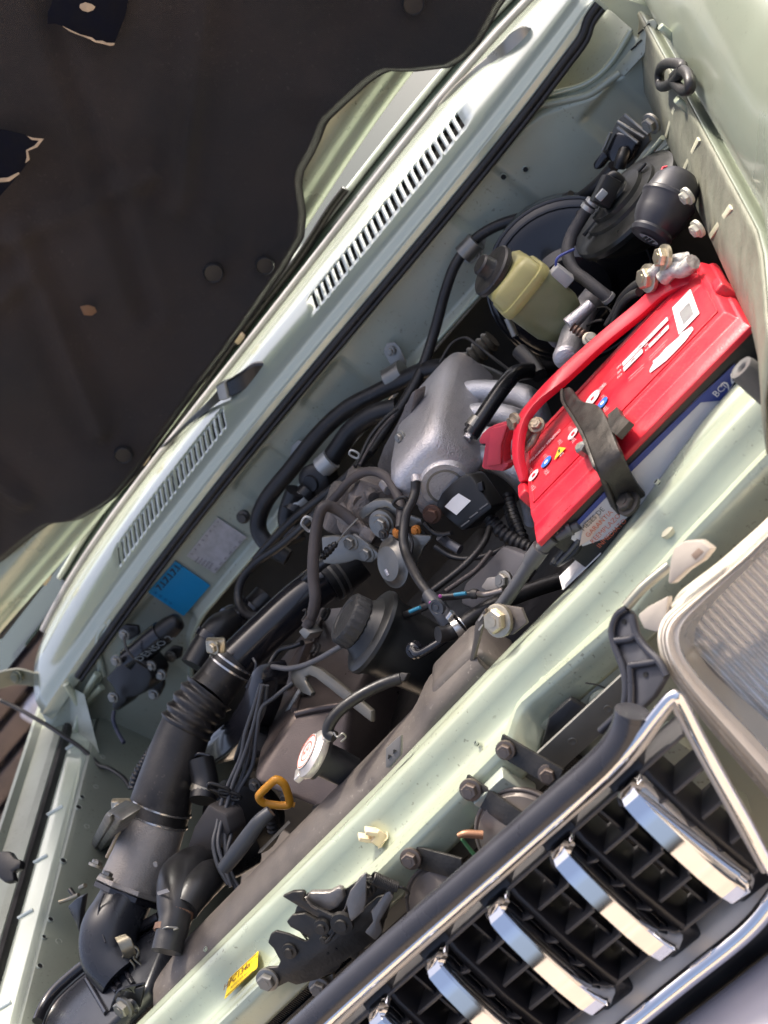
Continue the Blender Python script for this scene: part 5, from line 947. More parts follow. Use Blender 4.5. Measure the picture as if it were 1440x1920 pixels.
hose('vacuum_tube', 'G', [(695, 490, .30), (620, 535, .32), (560, 568, .34), (480, 600, .36), (400, 615, .38), (320, 606, .40), (275, 620, .41), (240, 690, .41), (205, 785, .40)], 15, mat('grey_tube_rubber', (.10, .10, .105), .5, 0, .1), label='pale grey vacuum tube crossing the valve cover to the spark leads', cat='hose')
hose('wire', 'G', [(480, 475, .42), (430, 495, .43), (370, 510, .44), (335, 540, .44), (300, 600, .43)], 15, BLACKP, label='black wire loom leaving the foot of the brown grey hose', cat='cable')
hose('vacuum_loop', '', [(700, 880, .58), (640, 915, .60), (580, 975, .63), (530, 1020, .66), (480, 1055, .68), (452, 1090, .68), (448, 1130, .66), (470, 1155, .63), (510, 1145, .60), (560, 1100, .56), (600, 1062, .53), (640, 1035, .49)], 8.5, RUBBER, label='slim black hose loop beside the blue sticker passing over the intake pipe', cat='hose')
hose('black_trunk_hose', '', [(690, 850, .66), (650, 895, .66), (600, 935, .67), (555, 970, .68), (510, 1015, .69), (480, 1050, .70)], 9, RUBBER, label='slim black hose running below the bent heater hose', cat='hose')
o = hose('breather_elbow', '', [(500, 1120, .70), (470, 1150, .68), (440, 1165, .65), (410, 1180, .62), (385, 1215, .60), (365, 1250, .58)], 28, BLACKP, segs=18, label='black ribbed breather elbow behind the intake hose', cat='hose')
for (a, b) in (((445, 1162, .655), (430, 1170, .645)), ((400, 1190, .612), (392, 1203, .606)), ((470, 1148, .682), (478, 1140, .686))): band('', a, b, 32, BLACKG, o)
hose('drain_conduit', 'F', [(690, 690, .50), (640, 760, .50), (600, 830, .49), (585, 890, .48)], 22, BLACKP, rib=(.006, .14), label='thin corrugated conduit beside the far fender', cat='conduit')
# ================================================================== BULKHEAD FITTINGS, LEFT SIDE
WA = thing('wiper_motor', 'black wiper motor with round body bolted to the bulkhead below the blue sticker', 'motor', at(550, 850, y=.80, c='M'))
hose('motor_can', 'M', [(450, 760, .775), (560, 680, .775), (700, 560, .775), (800, 480, .775)], [128, 135, 135, 135], BLACKG, WA, 30); hose('motor_end', 'M', [(790, 490, .775), (880, 420, .775), (960, 360, .775), (985, 345, .775)], [120, 118, 95, 50], BLACKP, WA, 24)
plate('gear_case', 'M', [(200, 960), (330, 820), (400, 735), (560, 755), (640, 850), (690, 940), (660, 1040), (600, 1110), (520, 1150), (430, 1165), (420, 1200), (330, 1300), (280, 1290), (265, 1230), (300, 1080), (255, 1010)], at(450, 980, y=.76, c='M'), (-.2, -.85, .4), .045, mat('charcoal_casting', (.010, .010, .011), .45), WA, bevel=.006)
plate('mount_flange', 'M', [(640, 830), (800, 880), (810, 1040), (760, 1150), (690, 1150), (650, 1040)], at(720, 1000, y=.80, c='M'), (-.1, -.95, .3), .01, BLACKP, WA, bevel=.003); plate('mount_flange', 'M', [(330, 460), (400, 395), (540, 410), (560, 500), (460, 560), (380, 560)], at(450, 470, y=.82, c='M'), (-.1, -.95, .3), .008, BLACKP, WA, bevel=.003); plate('mount_flange', 'M', [(820, 690), (900, 620), (1000, 640), (990, 740), (880, 790), (800, 770)], at(900, 700, y=.82, c='M'), (-.1, -.95, .3), .008, BLACKP, WA, bevel=.003)
for (u, v) in ((405, 500), (885, 730), (680, 825), (785, 915), (710, 1120), (320, 770), (290, 1150)): hexbolt(at(u, v, y=.755 if u not in (405, 885) else .805, c='M'), (-.1, -.95, .3), .0065, STEEL, WA)
hose('strap', 'M', [(400, 520, .76), (430, 650, .745), (520, 760, .74), (640, 840, .75)], 14, DARKM, WA, 8)
text('lettering', 'DENSO 2', at(715, 640, y=.738, c='M'), nrm(at(860, 545, y=.738, c='M')-at(580, 740, y=.738, c='M')), nrm(np.array([-.1, -.3, .95])), .017, mat('grey_print', (.30, .33, .33), .6), WA)
hose('lead', 'M', [(300, 1290, .76), (290, 1380, .75), (330, 1500, .74), (400, 1620, .72)], 22, mat('dark_blue_cable', (.03, .035, .06), .5), WA, 10)
for nm, P_, m, lab in (('sticker', ((328.8, 1051.6), (394.5, 1097.4), (344.8, 1155), (276.8, 1109.7)), mat('bright_blue_paper', (.0, .22, .44), .55, 0, .05), 'bright blue paper sticker on the bulkhead above the wiper motor'), ('data_plate', ((408, 970), (462.5, 1006.5), (402.9, 1075), (350, 1041.7)), mat('silver_plate', (.42, .41, .41), .45, .3, .1, 80, col2=(.55, .53, .56), mix=.6, mscale=40), 'silver data plate with worn print on the bulkhead beside the blue sticker')):
    Q = [at(u, v, y=.8472) for u, v in P_]; T_ = thing(nm, lab, 'sticker' if nm == 'sticker' else 'plate', Q[2]); prism('sheet', Q, -Y_*.0008, m, T_, bevel=0)
    ex_, ey_ = nrm(Q[1]-Q[0]), nrm(Q[0]-Q[3])
    def qp(a, b): return Q[3]*(1-a)*(1-b)+Q[2]*a*(1-b)+Q[0]*(1-a)*b+Q[1]*a*b-Y_*.0012
    if nm == 'sticker':
        for k in range(6): text('lettering', '17'[k % 2]+'.', qp(.14, .93-.13*k), Q[0]-Q[3], Q[3]-Q[2], .014, INK, T_, bold=.03)
        for k in range(4): text('lettering', '*', qp(.18+.14*k, .10), Q[0]-Q[3], Q[3]-Q[2], .012, mat('dark_blue_ink', (.0, .06, .16), .6), T_)
    else:
        INKG = mat('grey_ink', (.16, .15, .15), .6)
        for k in range(8): text('lettering', 'xa'[k % 2], qp(.07, .94-.12*k), Q[0]-Q[3], Q[3]-Q[2], .007, INKG, T_)
        for k in range(5): text('lettering', 'xxxx', qp(.3+.11*k, .06+.01*k), Q[0]-Q[3], Q[3]-Q[2], .006, INKG, T_)
        for k in range(6): text('lettering', 'xx', qp(.93, .1+.15*k), Q[0]-Q[3], Q[3]-Q[2], .006, INKG, T_)
o = lathe('bulkhead_nut', at(915, 735, y=.835, c='C'), (0, -1, .2), [(0, .010), (.006, .010), (.008, .007), (.012, .006)], DARKM, None, 16, label='dark nut on the bulkhead between the data plate and the bent hose', cat='nut')
# cowl end, hinge arm, bonnet cable
HA = thing('hinge_arm', 'olive green hood hinge arm at the far end of the cowl', 'hinge', at(60, 1275, y=.93))
strip('arm', 'N', [(-60, 590, -60, 760, .93), (60, 555, 40, 735, .93), (200, 540, 160, 705, .93), (330, 575, 320, 715, .925), (470, 620, 470, 745, .92), (600, 645, 590, 755, .915), (720, 640, 720, 740, .91)], .006, mat('olive_paint', (.14, .15, .10), .4, .2, .1, coat=.3), HA, n=4); hexbolt(at(175, 620, y=.925, c='N'), (0, -.9, .4), .008, MATS['olive_paint'], HA)
tube('seal_end', [at(u, v, y=.875, c='N') for u, v in ((600, 660), (680, 600), (800, 450), (880, 330))], .010, RUBBER, HA, 12)
for L_ in ([(1180, 0), (1120, 120), (1060, 260), (1050, 380), (1075, 500), (1100, 600)], [(1130, 50), (1050, 160), (1030, 300), (1045, 450), (1060, 600), (1020, 720)]): tube('seam_flange', [at(u, v, y=.845, c='N') for u, v in L_], .0045, PAINT_TOP, FWL, 8)
for L_ in ([(1030, 580), (950, 720), (890, 850)], [(1080, 720), (960, 850), (860, 1000), (800, 1180)], [(880, 1180), (820, 1260), (780, 1350)], [(700, 690), (760, 790), (830, 900)]): tube('seam_flange', [at(u, v, y=.83, c='N') for u, v in L_], .006, PAINT, FWL, 8)
grid('corner_gusset', lambda s, t: at(560+330*t+160*s, 620+180*t+620*s, y=.90-.04*s-.10*t, c='N'), 12, 10, PAINT_IN, FWL)
hose('hood_release_cable', 'N', [(-30, 850, .90), (150, 930, .88), (330, 1030, .85), (520, 1140, .82), (700, 1260, .79), (860, 1370, .77), (980, 1480, .75), (1060, 1560, .73), (1160, 1590, .71), (1300, 1680, .68), (1380, 1790, .66)], 24, BLACKP, label='thin black cable sagging across the far fender ledge', cat='cable')
lathe('cable_grommet', at(950, 1560, y=.76, c='N'), (.5, -.6, .5), [(0, .010), (.008, .009), (.012, .006)], mat('bluish_grommet', (.09, .09, .14), .5), None, 16, label='bluish grommet beside the thin black cable on the far ledge', cat='grommet')
# shelf at the near end of the cowl and hinge bracket
NS = thing('cowl_corner_panel', 'green cowl corner panel with raised lip at the hinge end', 'body panel', at(860, 150, y=.90, c='B'))
shelf = [(440, 470), (520, 380), (640, 250), (740, 110), (790, 20), (850, 40), (930, 110), (900, 165), (830, 260), (740, 325), (580, 370)]
plate('shelf', 'B', shelf, at(760, 200, y=.90, c='B'), (-.05, -.6, .8), .004, PAINT_IN, NS, bevel=.001)
tube('lip', [at(u, v, y=.865, c='B') for u, v in ((440, 462), (500, 405), (580, 368), (660, 345), (740, 322), (800, 285), (850, 235), (890, 175), (925, 115))], .0042, PAINT_TOP, NS, 10)
tube('lip', [at(u, v, y=.855, c='B') for u, v in ((455, 480), (540, 410), (640, 385), (760, 360), (850, 300), (885, 275))], .005, PAINT_IN, NS, 10)
plate('hinge_plate', 'B', [(870, 250), (930, 180), (990, 75), (1030, 70), (1010, 140), (970, 210), (900, 285), (850, 290)], at(940, 190, y=.84, c='B'), (-.4, -.7, .6), .004, PAINT_IN, NS)
for (u, v) in ((962, 120), (985, 98), (935, 180), (955, 160)): plate('slot', 'B', [(u-12, v+6), (u+8, v-12), (u+12, v-8), (u-8, v+10)], at(940, 190, y=.838, c='B'), (-.4, -.7, .6), .001, DARKVOID, NS, bevel=0)
plate('upper_gusset', 'B', [(920, 0), (990, -20), (1000, 30), (960, 40)], at(960, 10, y=.92, c='B'), (-.4, -.7, .6), .004, PAINT_TOP, NS)
grid('pillar_patch', lambda s, t: at(800+260*s, -40+330*t+90*s, y=.95-.07*s-.02*t, c='B'), 8, 8, PAINT_IN, NS)
EC = thing('hood_prop_clip', 'black rubber prop rod clip with a hole on the near fender ledge', 'clip', at(1090, 300, y=.45, c='B'))
P0 = onplane(1090, 290, fa+fn_*.012, fn_, 'B'); out = [(1030, 310), (1032, 260), (1050, 235), (1090, 230), (1125, 240), (1130, 260), (1150, 290), (1155, 335), (1125, 350), (1090, 325), (1060, 335), (1040, 340)]
for a in (((1035, 315), (1035, 265), (1055, 240), (1095, 238), (1120, 252), (1100, 290), (1075, 312), (1050, 325)), ((1085, 300), (1115, 265), (1140, 280), (1148, 330), (1120, 338))):
    tube('loop', [onplane(u, v, P0, fn_, 'B') for u, v in a], .0055, RUBBER, EC, 10, closed=True)
# ---- clutter beyond the far fender
WD = mat('weathered_brown_plank', (.13, .10, .085), .8, 0, .3, 8, bump=.3, bscale=40); BLT = mat('blue_tarp', (.02, .04, .16), .6); WHC = mat('whitish_cloth', (.5, .52, .6), .7)
PL = thing('pallet_stack', 'blurred stack of brown wooden planks beyond the far fender', 'pallets', (-2.0, 2.6, 0))
for i in range(9):
    box('plank', (-2.15+.02*(i % 2), 2.55, .55+.085*i), .75, .05, .030, WD, PL, ax=[(1, .05*(i % 3-1), 0), (0, 1, 0), (0, 0, 1)], bevel=.004)
box('dark_backing', (-2.3, 2.85, .7), 1.1, .03, .75, mat('dark_blue_backing', (.02, .022, .045), .7), PL)  # sheet added to block the bright ground between the planks
for i in range(5): box('post', (-2.7+.28*i, 2.62, .62), .04, .04, .62, WD, PL, bevel=.004)
for i, (x, z, m) in enumerate(((-1.75, .72, BLT), (-1.95, .80, WHC), (-1.6, .90, BLT), (-2.1, 1.0, WHC), (-1.8, 1.07, BLT))):
    box('cloth_bundle', (x, 2.47, z), .07, .04, .035, m, PL, bevel=.015, bsegs=3)
# ================================================================== HOOD LATCH
LT = thing('hood_latch', 'dark steel hood latch mechanism with coil spring bolted to the green rail', 'latch', at(520, 750, y=.03, c='J'))
LM = mat('dark_latch_steel', (.045, .043, .04), .42, .6, .2, 60, bump=.2, bscale=300, col2=(.10, .09, .08), mix=.4, mscale=20)
LG = mat('worn_grey_latch', (.23, .215, .2), .4, .6, .15, 60, bump=.15)
YL = .006; P0 = at(520, 800, y=YL, c='J'); nL = nrm(np.array([.0, -.95, .3]))
plate('base_plate', 'J', [(262, 740), (275, 700), (300, 685), (360, 700), (440, 735), (462, 728), (455, 710), (370, 665), (352, 640), (380, 607), (440, 600), (520, 640), (600, 650), (660, 640), (740, 560), (790, 520), (870, 500), (850, 560), (830, 610), (805, 725), (760, 745), (700, 790), (690, 830), (660, 810), (620, 840), (590, 880), (500, 920), (400, 945), (360, 930), (310, 955), (240, 945), (215, 905), (225, 875), (262, 860), (310, 858), (322, 830), (290, 770)], P0, nL, .004, LM, LT, bevel=.0012)
plate('back_plate', 'J', [(400, 570), (450, 505), (560, 492), (640, 482), (738, 412), (870, 482), (835, 620), (720, 760), (500, 745), (430, 700), (455, 735), (380, 640)], P0-nL*.0045, nL, .003, LM, LT, bevel=.0008)
plate('pawl', 'J', [(330, 518), (380, 495), (432, 492), (445, 505), (438, 535), (470, 560), (560, 605), (610, 615), (640, 650), (600, 680), (560, 740), (530, 745), (580, 690), (545, 640), (480, 610), (400, 560)], P0+nL*.010, nL, .005, LM, LT, bevel=.0015)
plate('stop_block', 'J', [(440, 535), (462, 500), (520, 500), (560, 498), (600, 475), (622, 485), (632, 530), (600, 570), (560, 590), (500, 570)], P0+nL*.004, nL, .008, LG, LT, bevel=.002)
plate('lever_fin', 'J', [(640, 545), (660, 490), (715, 425), (738, 402), (735, 545), (722, 590), (665, 640), (655, 620)], P0+nL*.016, nL, .003, LG, LT, bevel=.001)
plate('release_arm', 'J', [(760, 590), (830, 500), (850, 490), (868, 520), (830, 590), (800, 640), (815, 690), (780, 730), (730, 690), (770, 640)], P0+nL*.008, nL, .003, LG, LT, bevel=.001)
hose('hook_edge', 'J', [(445, 520, .008), (480, 565, .008), (560, 600, .008), (625, 590, .008), (650, 540, .008), (700, 440, .012), (735, 405, .014)], 6, LG, LT, 8)
coil = []
A, B_ = at(765, 425, y=.005, c='J'), at(880, 475, y=.005, c='J'); d_ = nrm(B_-A); n1 = nrm(np.cross(d_, Z_)); n2 = np.cross(d_, n1)
for i in range(13*10+1): a = 2*math.pi*i/10; coil.append(A+(B_-A)*i/130+(n1*math.cos(a)+n2*math.sin(a))*.0052)
tube('spring', coil, .00115, LM, LT, 6, raw=True)
tube('spring_hook', [B_, B_+np.array([.004, 0, -.004]), B_+np.array([.003, 0, -.012]), B_+np.array([-.003, 0, -.014])], .0014, LM, LT, 6); tube('spring_hook', [A, A+np.array([-.006, 0, .004]), A+np.array([-.009, 0, -.004])], .0014, LM, LT, 6)
for (u, v, r_) in ((525, 660, .006), (622, 645, .0085), (370, 775, .006)): lathe('rivet', onplane(u, v, P0+nL*.012*(u > 400), nL, 'J'), nL, [(-.002, r_*1.3), (.003, r_*1.25), (.0035, r_*.7), (.006, r_*.65)], LM, LT, 20)
for (u, v, r_) in ((262, 918, .0085), (742, 478, .006), (535, 720, .004)): hexbolt(onplane(u, v, P0+nL*.001, nL, 'J'), nL, r_, STEEL if r_ > .008 else LM, LT)
for (u, v) in ((592, 770), (552, 792)): lathe('pin_hole', onplane(u, v, P0+nL*.0003, nL, 'J'), nL, [(0, .0014), (.0004, .0014)], DARKVOID, LT, 10)
# centre brace
CBZ = thing('centre_brace', 'grey centre brace dropping from the rail below the latch', 'brace', at(540, 1000, y=.03, c='J'))
plate('brace_plate', 'J', [(515, 920), (575, 890), (582, 950), (560, 1040), (500, 1140), (400, 1250), (380, 1230), (460, 1090)], at(520, 1000, y=.02, c='J'), (0, -.95, .3), .006, LG, CBZ); hexbolt(at(513, 955, y=.016, c='J'), (0, -.95, .3), .008, LG, CBZ)
# yellow sticker, cream clip, screw on the rail
YS_ = thing('refrigerant_sticker', 'yellow refrigerant sticker on the rail beside the latch', 'sticker', at(130, 890, z=.872, c='J'))
YSM = mat('yellow_sticker', (.80, .55, .0), .5, 0, .04); Q = [at(u, v, z=.8765, c='J') for u, v in ((55, 1012), (78, 912), (218, 780), (212, 860))]; prism('sheet', Q, Z_*.0004, YSM, YS_, bevel=0)
Ct = (Q[0]+Q[2])/2; ext = nrm(Q[2]-Q[1]); eyt = nrm(Q[1]-Q[0]); eyt = nrm(eyt-ext*np.dot(eyt, ext)); hh = float(np.linalg.norm(Q[1]-Q[0])); ww = float(np.linalg.norm(Q[2]-Q[1]))
if np.cross(ext, eyt)[2] < 0: eyt = -eyt
text('lettering', 'HFC134a', Ct+eyt*.004-ext*.008+Z_*.0005, ext, eyt, .0120, mat('brown_print', (.14, .06, .0), .6), YS_, bold=.015); text('lettering', 'REFRIGERANT', Ct-eyt*.006+Z_*.0005, ext, eyt, .0052, MATS['brown_print'], YS_); text('lettering', 'R OIL', Ct+eyt*.005+ext*.022+Z_*.0005, ext, eyt, .006, MATS['brown_print'], YS_)
for a, b in ((-.46, -.40), (.40, .46)): mk('border_line', [Ct+eyt*hh*k+ext*ww*s*.46+Z_*.0006 for k in (a, b) for s in (-1, 1)], [(0, 1, 3, 2)], MATS['brown_print'], YS_)
CC = thing('plastic_clip', 'cream plastic cable clip standing on the rail', 'clip', at(795, 230, z=.872, c='J')); CRM = mat('cream_plastic', (.68, .56, .36), .5, 0, .1, 40)
c0 = at(795, 235, z=.876, c='J'); box('base', c0, .007, .006, .006, CRM, CC, ax=[(.8, .6, 0), (-.6, .8, 0), (0, 0, 1)], bevel=.0015)
for dx in (-.006, .004): box('jaw', c0+np.array([dx-.002, .0, .010]), .0022, .006, .006, CRM, CC, ax=[(.8, .3, .5), (-.3, .95, 0), (-.5, 0, .85)], bevel=.001)
tube('cracked_outline', [at(u, v, z=.8727, c='J') for u, v in ((830, 180), (840, 232), (812, 262), (795, 285))], .0006, CRM, CC, 6)
SCW = lathe('rail_screw', at(1252, 1060, z=.872, c='G'), Z_, [(0, .007), (.004, .0075), (.007, .006), (.007, .003), (.004, .002)], PAINT_IN, None, 10, label='painted screw head standing on the rail beside the grey clip', cat='screw')
LOC = onplane(960, 75, (0, 0, .8735), Z_, 'I'); lathe('rail_grommet', at(985, 88, z=.882, c='I'), Z_, [(0, .0095), (.004, .009), (.006, .006), (.0065, .003)], mat('cream_grommet', (.48, .45, .33), .5), None, 14, label='cream round grommet on the rail beside the headlamp', cat='grommet')
# ================================================================== CONDENSER, HORNS, BRACKETS
CO = thing('condenser', 'black finned air conditioning condenser behind the grille', 'condenser', (0, .06, .55))
FIN = mat('black_fins', (.012, .012, .013), .6, .2, .3, 90)
t_ = FIN.node_tree; b_ = t_.nodes['Principled BSDF']; tc = t_.nodes.new('ShaderNodeTexCoord'); wv = t_.nodes.new('ShaderNodeTexWave'); wv.inputs['Scale'].default_value = 120; wv.bands_direction = 'X'; t_.links.new(tc.outputs['Object'], wv.inputs[0]); bp = t_.nodes.new('ShaderNodeBump'); bp.inputs['Strength'].default_value = .9; bp.inputs['Distance'].default_value = .002; t_.links.new(wv.outputs[1], bp.inputs['Height']); t_.links.new(bp.outputs[0], b_.inputs['Normal'])
box('fin_core', (-.08, .066, .64), .27, .008, .20, FIN, CO, bevel=0)
tb = None
for k in range(20):
    if tb is None: tb = box('tube_row', (-.08, .0565, .46+.0195*k), .27, .0022, .0022, mat('dull_black_tube', (.03, .03, .031), .5, .4), CO, bevel=.0006)
    else: o2 = tb.copy(); COL.objects.link(o2); o2.location = tb.location+Vector((0, 0, .0195*k))
# perforated lower lip of the rail
V, F = box_geo((.10, .044, .832), .20, .002, .014); mk('lower_flange', V, F, mat('grey_flange', (.16, .16, .145), .5, .3), SUP, bevel=.001)
for k in range(8): lathe('flange_dimple', np.array([-.06+.045*k, .0418, .832]), (0, -1, 0), [(0, .004), (.0008, .0035), (.0002, .002)], MATS['grey_flange'], SUP, 14)
def arm(name, c, a, b, w_, y0, y1, bolts, lab, m=LM):
    T_ = thing(name, lab, 'bracket', at(*a, y=y0, c=c)); A, B_ = at(*a, y=y0, c=c), at(*b, y=y1, c=c); d = nrm(B_-A); s = nrm(np.cross(d, -Y_+Z_*.3))
    V, F = strip_geo([A-s*w_-d*w_*.6, A-s*w_, B_-s*w_], [A+s*w_-d*w_*.6, A+s*w_, B_+s*w_], .003, 3); mk('strap', V, F, m, T_, bevel=.001)
    for (u, v, y, r_, mm) in bolts: hexbolt(at(u, v, y=y, c=c), (0, -.9, .4), r_, mm, T_)
    return T_
BRN = mat('bronze_bolt', (.20, .16, .13), .4, .7, .15)
arm('horn_bracket', 'K', (330, 275), (560, 410), .010, .035, .0, [(332, 285, .030, .0065, BRN), (515, 388, .008, .007, BRN)], 'dark strap bracket with two bronze bolts near the green grille post')
arm('horn_bracket', 'K', (180, 445), (400, 600), .010, .03, -.01, [(185, 452, .025, .0075, BRN)], 'dark strap bracket with one large bronze bolt above the round horn')
arm('horn_bracket', 'J', (945, 320), (1200, 390), .011, .03, .0, [(952, 335, .024, .0075, BRN)], 'dark strap bracket with one bolt beside the latch spring')
def horn(label, c, u, v, y, r):
    T_ = thing('horn', label, 'horn', at(u, v, y=y, c=c), group='horns'); C = at(u, v, y=y, c=c); HM = mat('brown_grey_horn', (.14, .12, .105), .45, .3, .1, 40); ax = nrm(np.array([0, -.9, .45]))
    lathe('shell', C, ax, [(-.03, r*.5), (-.012, r*.9), (-.004, r), (.002, r*1.02), (.004, r), (.006, r*.94), (.009, r*.9), (.012, r*.6), (.018, r*.3), (.02, r*.1)], HM, T_, 40); tube('rim', [C+ax*.004+r*1.0*(nrm(np.cross(ax, X_))*math.cos(a)+X_*math.sin(a)) for a in np.linspace(0, 2*math.pi, 30, endpoint=False)], .0022, HM, T_, 8, n=2, closed=True)
horn('brown grey round horn by the copper wire end, behind the top bar of the grille', 'K', 410, 640, .005, .042); horn('brown grey round horn closest to the latch spring', 'J', 1150, 560, .01, .042)
WE = hose('wire_end', 'J', [(1180, 225, -.0), (1220, 215, -.0), (1300, 220, .0)], [14, 20, 22], mat('copper_lug', (.35, .18, .10), .45, .4), label='copper coloured wire end above the round horn', cat='wire'); hose('wire', 'J', [(1200, 240, .0), (1230, 280, .0), (1270, 330, .0)], 10, mat('green_wire', (.1, .3, .12), .5), WE, 8)
# green panel beside the condenser
FP = thing('lamp_panel', 'green stamped lamp panel behind the grille corner', 'body panel', (.34, .07, .5))
grid('panel', lambda s, t: np.array([.19+.42*s, .085-.015*sst(abs(s-.35), .05, .12), .48+.37*t]), 24, 16, PAINT_IN, FP, solid=.002)
hexbolt(at(680, 890, y=.06, c='I'), (0, -1, .1), .010, PAINT_IN, FP); lathe('washer', at(680, 890, y=.068, c='I'), (0, -1, .1), [(0, .017), (.002, .016)], PAINT_IN, FP, 24)
for (u, v, w_, h_) in ((1020, 275, .016, .014), (1140, 400, .018, .014), (1260, 520, .016, .014), (330, 470, .02, .02)):
    C = at(u, v, y=.03, c='K'); box('bracket_step', C, w_, .012, h_, PAINT_IN, FP, bevel=.002)
hose('washer_hose', 'I', [(590, 795, .05), (660, 810, .05), (750, 860, .05)], 4, BLACKP, FP, 6)
plate('dark_duct', 'I', [(420, 960), (520, 870), (680, 970), (560, 1090), (470, 1140), (380, 1100)], at(520, 1000, y=.05, c='I'), (0, -1, .2), .01, BLACKP, FP, bevel=.003)
# ================================================================== GRILLE
GR = thing('grille', 'chrome framed grille with upright chrome bars and black slats', 'grille', (.1, -.11, .62))
GTOP, GBOT = np.array([0, -.088, .872]), np.array([0, -.140, .665]); GD = nrm(GBOT-GTOP); GN = nrm(np.array([0, GD[2], -GD[1]])); GN = GN if GN[1] < 0 else -GN
def gp(x, s, off=0.): return np.array([x, 0, 0])+GTOP+(GBOT-GTOP)*s+GN*off
def gon(u, v, c, off=0.): return onplane(u, v, GTOP+GN*off, GN, c)
SATB = mat('satin_black_trim', (.028, .028, .034), .3, 0, .1, 30, coat=.2)
SILV = mat('grey_silver_plastic', (.46, .43, .39), .38, .3, .06, 40)
def run(name, c, L_, r_, m, off, parent=GR, n=6, flatten=None):
    return tube(name, [gon(u, v, c, off) for u, v in L_], r_, m, parent, 14, n=n)
run('top_trim', 'K', [(-560, 1500), (-250, 1215), (0, 995), (300, 735), (560, 505), (720, 365), (800, 280), (850, 200), (868, 120)], .0135, SATB, .004)
run('chrome_rim', 'K', [(-520, 1520), (-240, 1265), (0, 1052), (300, 790), (560, 560), (760, 375), (880, 245), (970, 130), (1030, 62), (1060, 62), (1090, 110), (1150, 230), (1260, 430), (1350, 590), (1450, 780), (1560, 960)], .0048, CHROME, .012)
run('inner_rim', 'K', [(-500, 1545), (-230, 1290), (0, 1085), (300, 820), (560, 590), (770, 405), (900, 270), (990, 140), (1040, 85), (1070, 130), (1140, 260), (1240, 445), (1330, 610), (1430, 790)], .0042, SILV, .006)
run('lower_rim', 'K', [(200, 1960), (600, 1650), (860, 1440), (1080, 1262), (1280, 1105), (1380, 1015), (1450, 930), (1500, 860)], .008, CHROME, .012)
V = [gp(x, .785, .010) for x in (-.25, -.1, .05, .15, .24, .30)]
W_ = [gp(x, .655, -.018) for x in (-.25, -.1, .05, .15, .24, .305)]
Vg, Fg = strip_geo(V, W_, .004, 5); mk('lower_frame', Vg, Fg, SILV, GR, bevel=.001)
BX = [.2795-.0765*k for k in range(7)]
def barsec(x, s, w_, off0):
    # trapezoid cross-section, front narrower
    return [gp(x-w_, s, off0), gp(x-w_, s, off0+.010), gp(x-w_*.45, s, off0+.021), gp(x+w_*.62, s, off0+.021), gp(x+w_, s, off0+.010), gp(x+w_, s, off0)]
for k, x in enumerate(BX):
    st_ = [(.06, .0095, -.004), (.075, .0125, .000), (.105, .0138, .006), (.2, .0142, .010), (.4, .0144, .0135), (.6, .0144, .0145), (.75, .0142, .013), (.83, .0138, .009), (.865, .0125, .003), (.88, .010, -.002)]
    st = [(.095+(q[0]-.06)*.69, q[1], q[2]) for q in st_]
    st2 = []
    for i in range(len(st)-1):
        for t in np.linspace(0, 1, 4, endpoint=False): st2.append(tuple(a+(b-a)*t for a, b in zip(st[i], st[i+1])))
    st2.append(st[-1]); V, F = loft([barsec(x, *q) for q in st2])
    mk('chrome_bar', V, F, CHROME, GR, bevel=.0, sharp=30)
    V, F = loft([[gp(x-.0175, s, o1), gp(x+.0175, s, o1), gp(x+.0165, s, -.045), gp(x-.0165, s, -.045)] for s, o1 in ((.0, -.010), (.05, -.004), (.15, .004), (.4, .008), (.6, .005), (.70, -.001), (.75, -.008))])
    mk('bar_backing', V, F, mat('grille_black', (.012, .012, .015), .38, 0, .15, 30), GR, bevel=.004, bsegs=2)
for j in range(5):
    s = .11+.135*j; xr = .345-.07*s; V, F = box_geo(gp((xr-.26)/2, s, -.020), (xr+.26)/2, .0016, .022, [X_, GD, GN]); mk('slat', V, F, mat('grille_slat', (.05, .048, .05), .45), GR, bevel=.0006)
    for k in range(6):
        xm = (BX[k]+BX[k+1])/2 if k < 6 else 0; V, F = box_geo(gp(xm, s+.067, -.024), .0014, .0135, .018, [X_, GD, GN])
        if j < 4: mk('divider', V, F, MATS['grille_black'], GR, bevel=.0004)
GB = thing('grille_bracket', 'black plastic grille mounting bracket between rail and headlamp', 'bracket', gon(830, 700, 'I'))
P0 = at(850, 700, y=-.03, c='I'); nG = nrm(np.array([-.1, -.6, .8]))
plate('body', 'I', [(745, 480), (785, 446), (808, 480), (825, 560), (862, 622), (930, 690), (965, 760), (905, 860), (800, 960), (700, 1030), (650, 1020), (755, 920), (778, 850), (770, 745), (722, 620), (712, 560), (718, 510)], P0, nG, .008, mat('dark_grey_bracket_plastic', (.06, .06, .068), .4, 0, .1), GB, bevel=.002)
for L_ in ([(785, 446), (740, 480), (716, 540), (722, 610), (770, 740), (778, 850), (755, 925), (660, 1020)], [(808, 480), (825, 560), (862, 622), (935, 700), (968, 765)], [(732, 600), (800, 590), (830, 570)], [(800, 715), (900, 700), (930, 690)], [(800, 715), (805, 840), (800, 950)]):
    tube('edge_rib', [onplane(u, v, P0+nG*.002, nG, 'I') for u, v in L_], .0032, SATB, GB, 10)
for (u, v) in ((770, 510), (870, 757)): lathe('pin_hole', onplane(u, v, P0+nG*.0006, nG, 'I'), nG, [(0, .0022), (.0005, .0022)], DARKVOID, GB, 12)
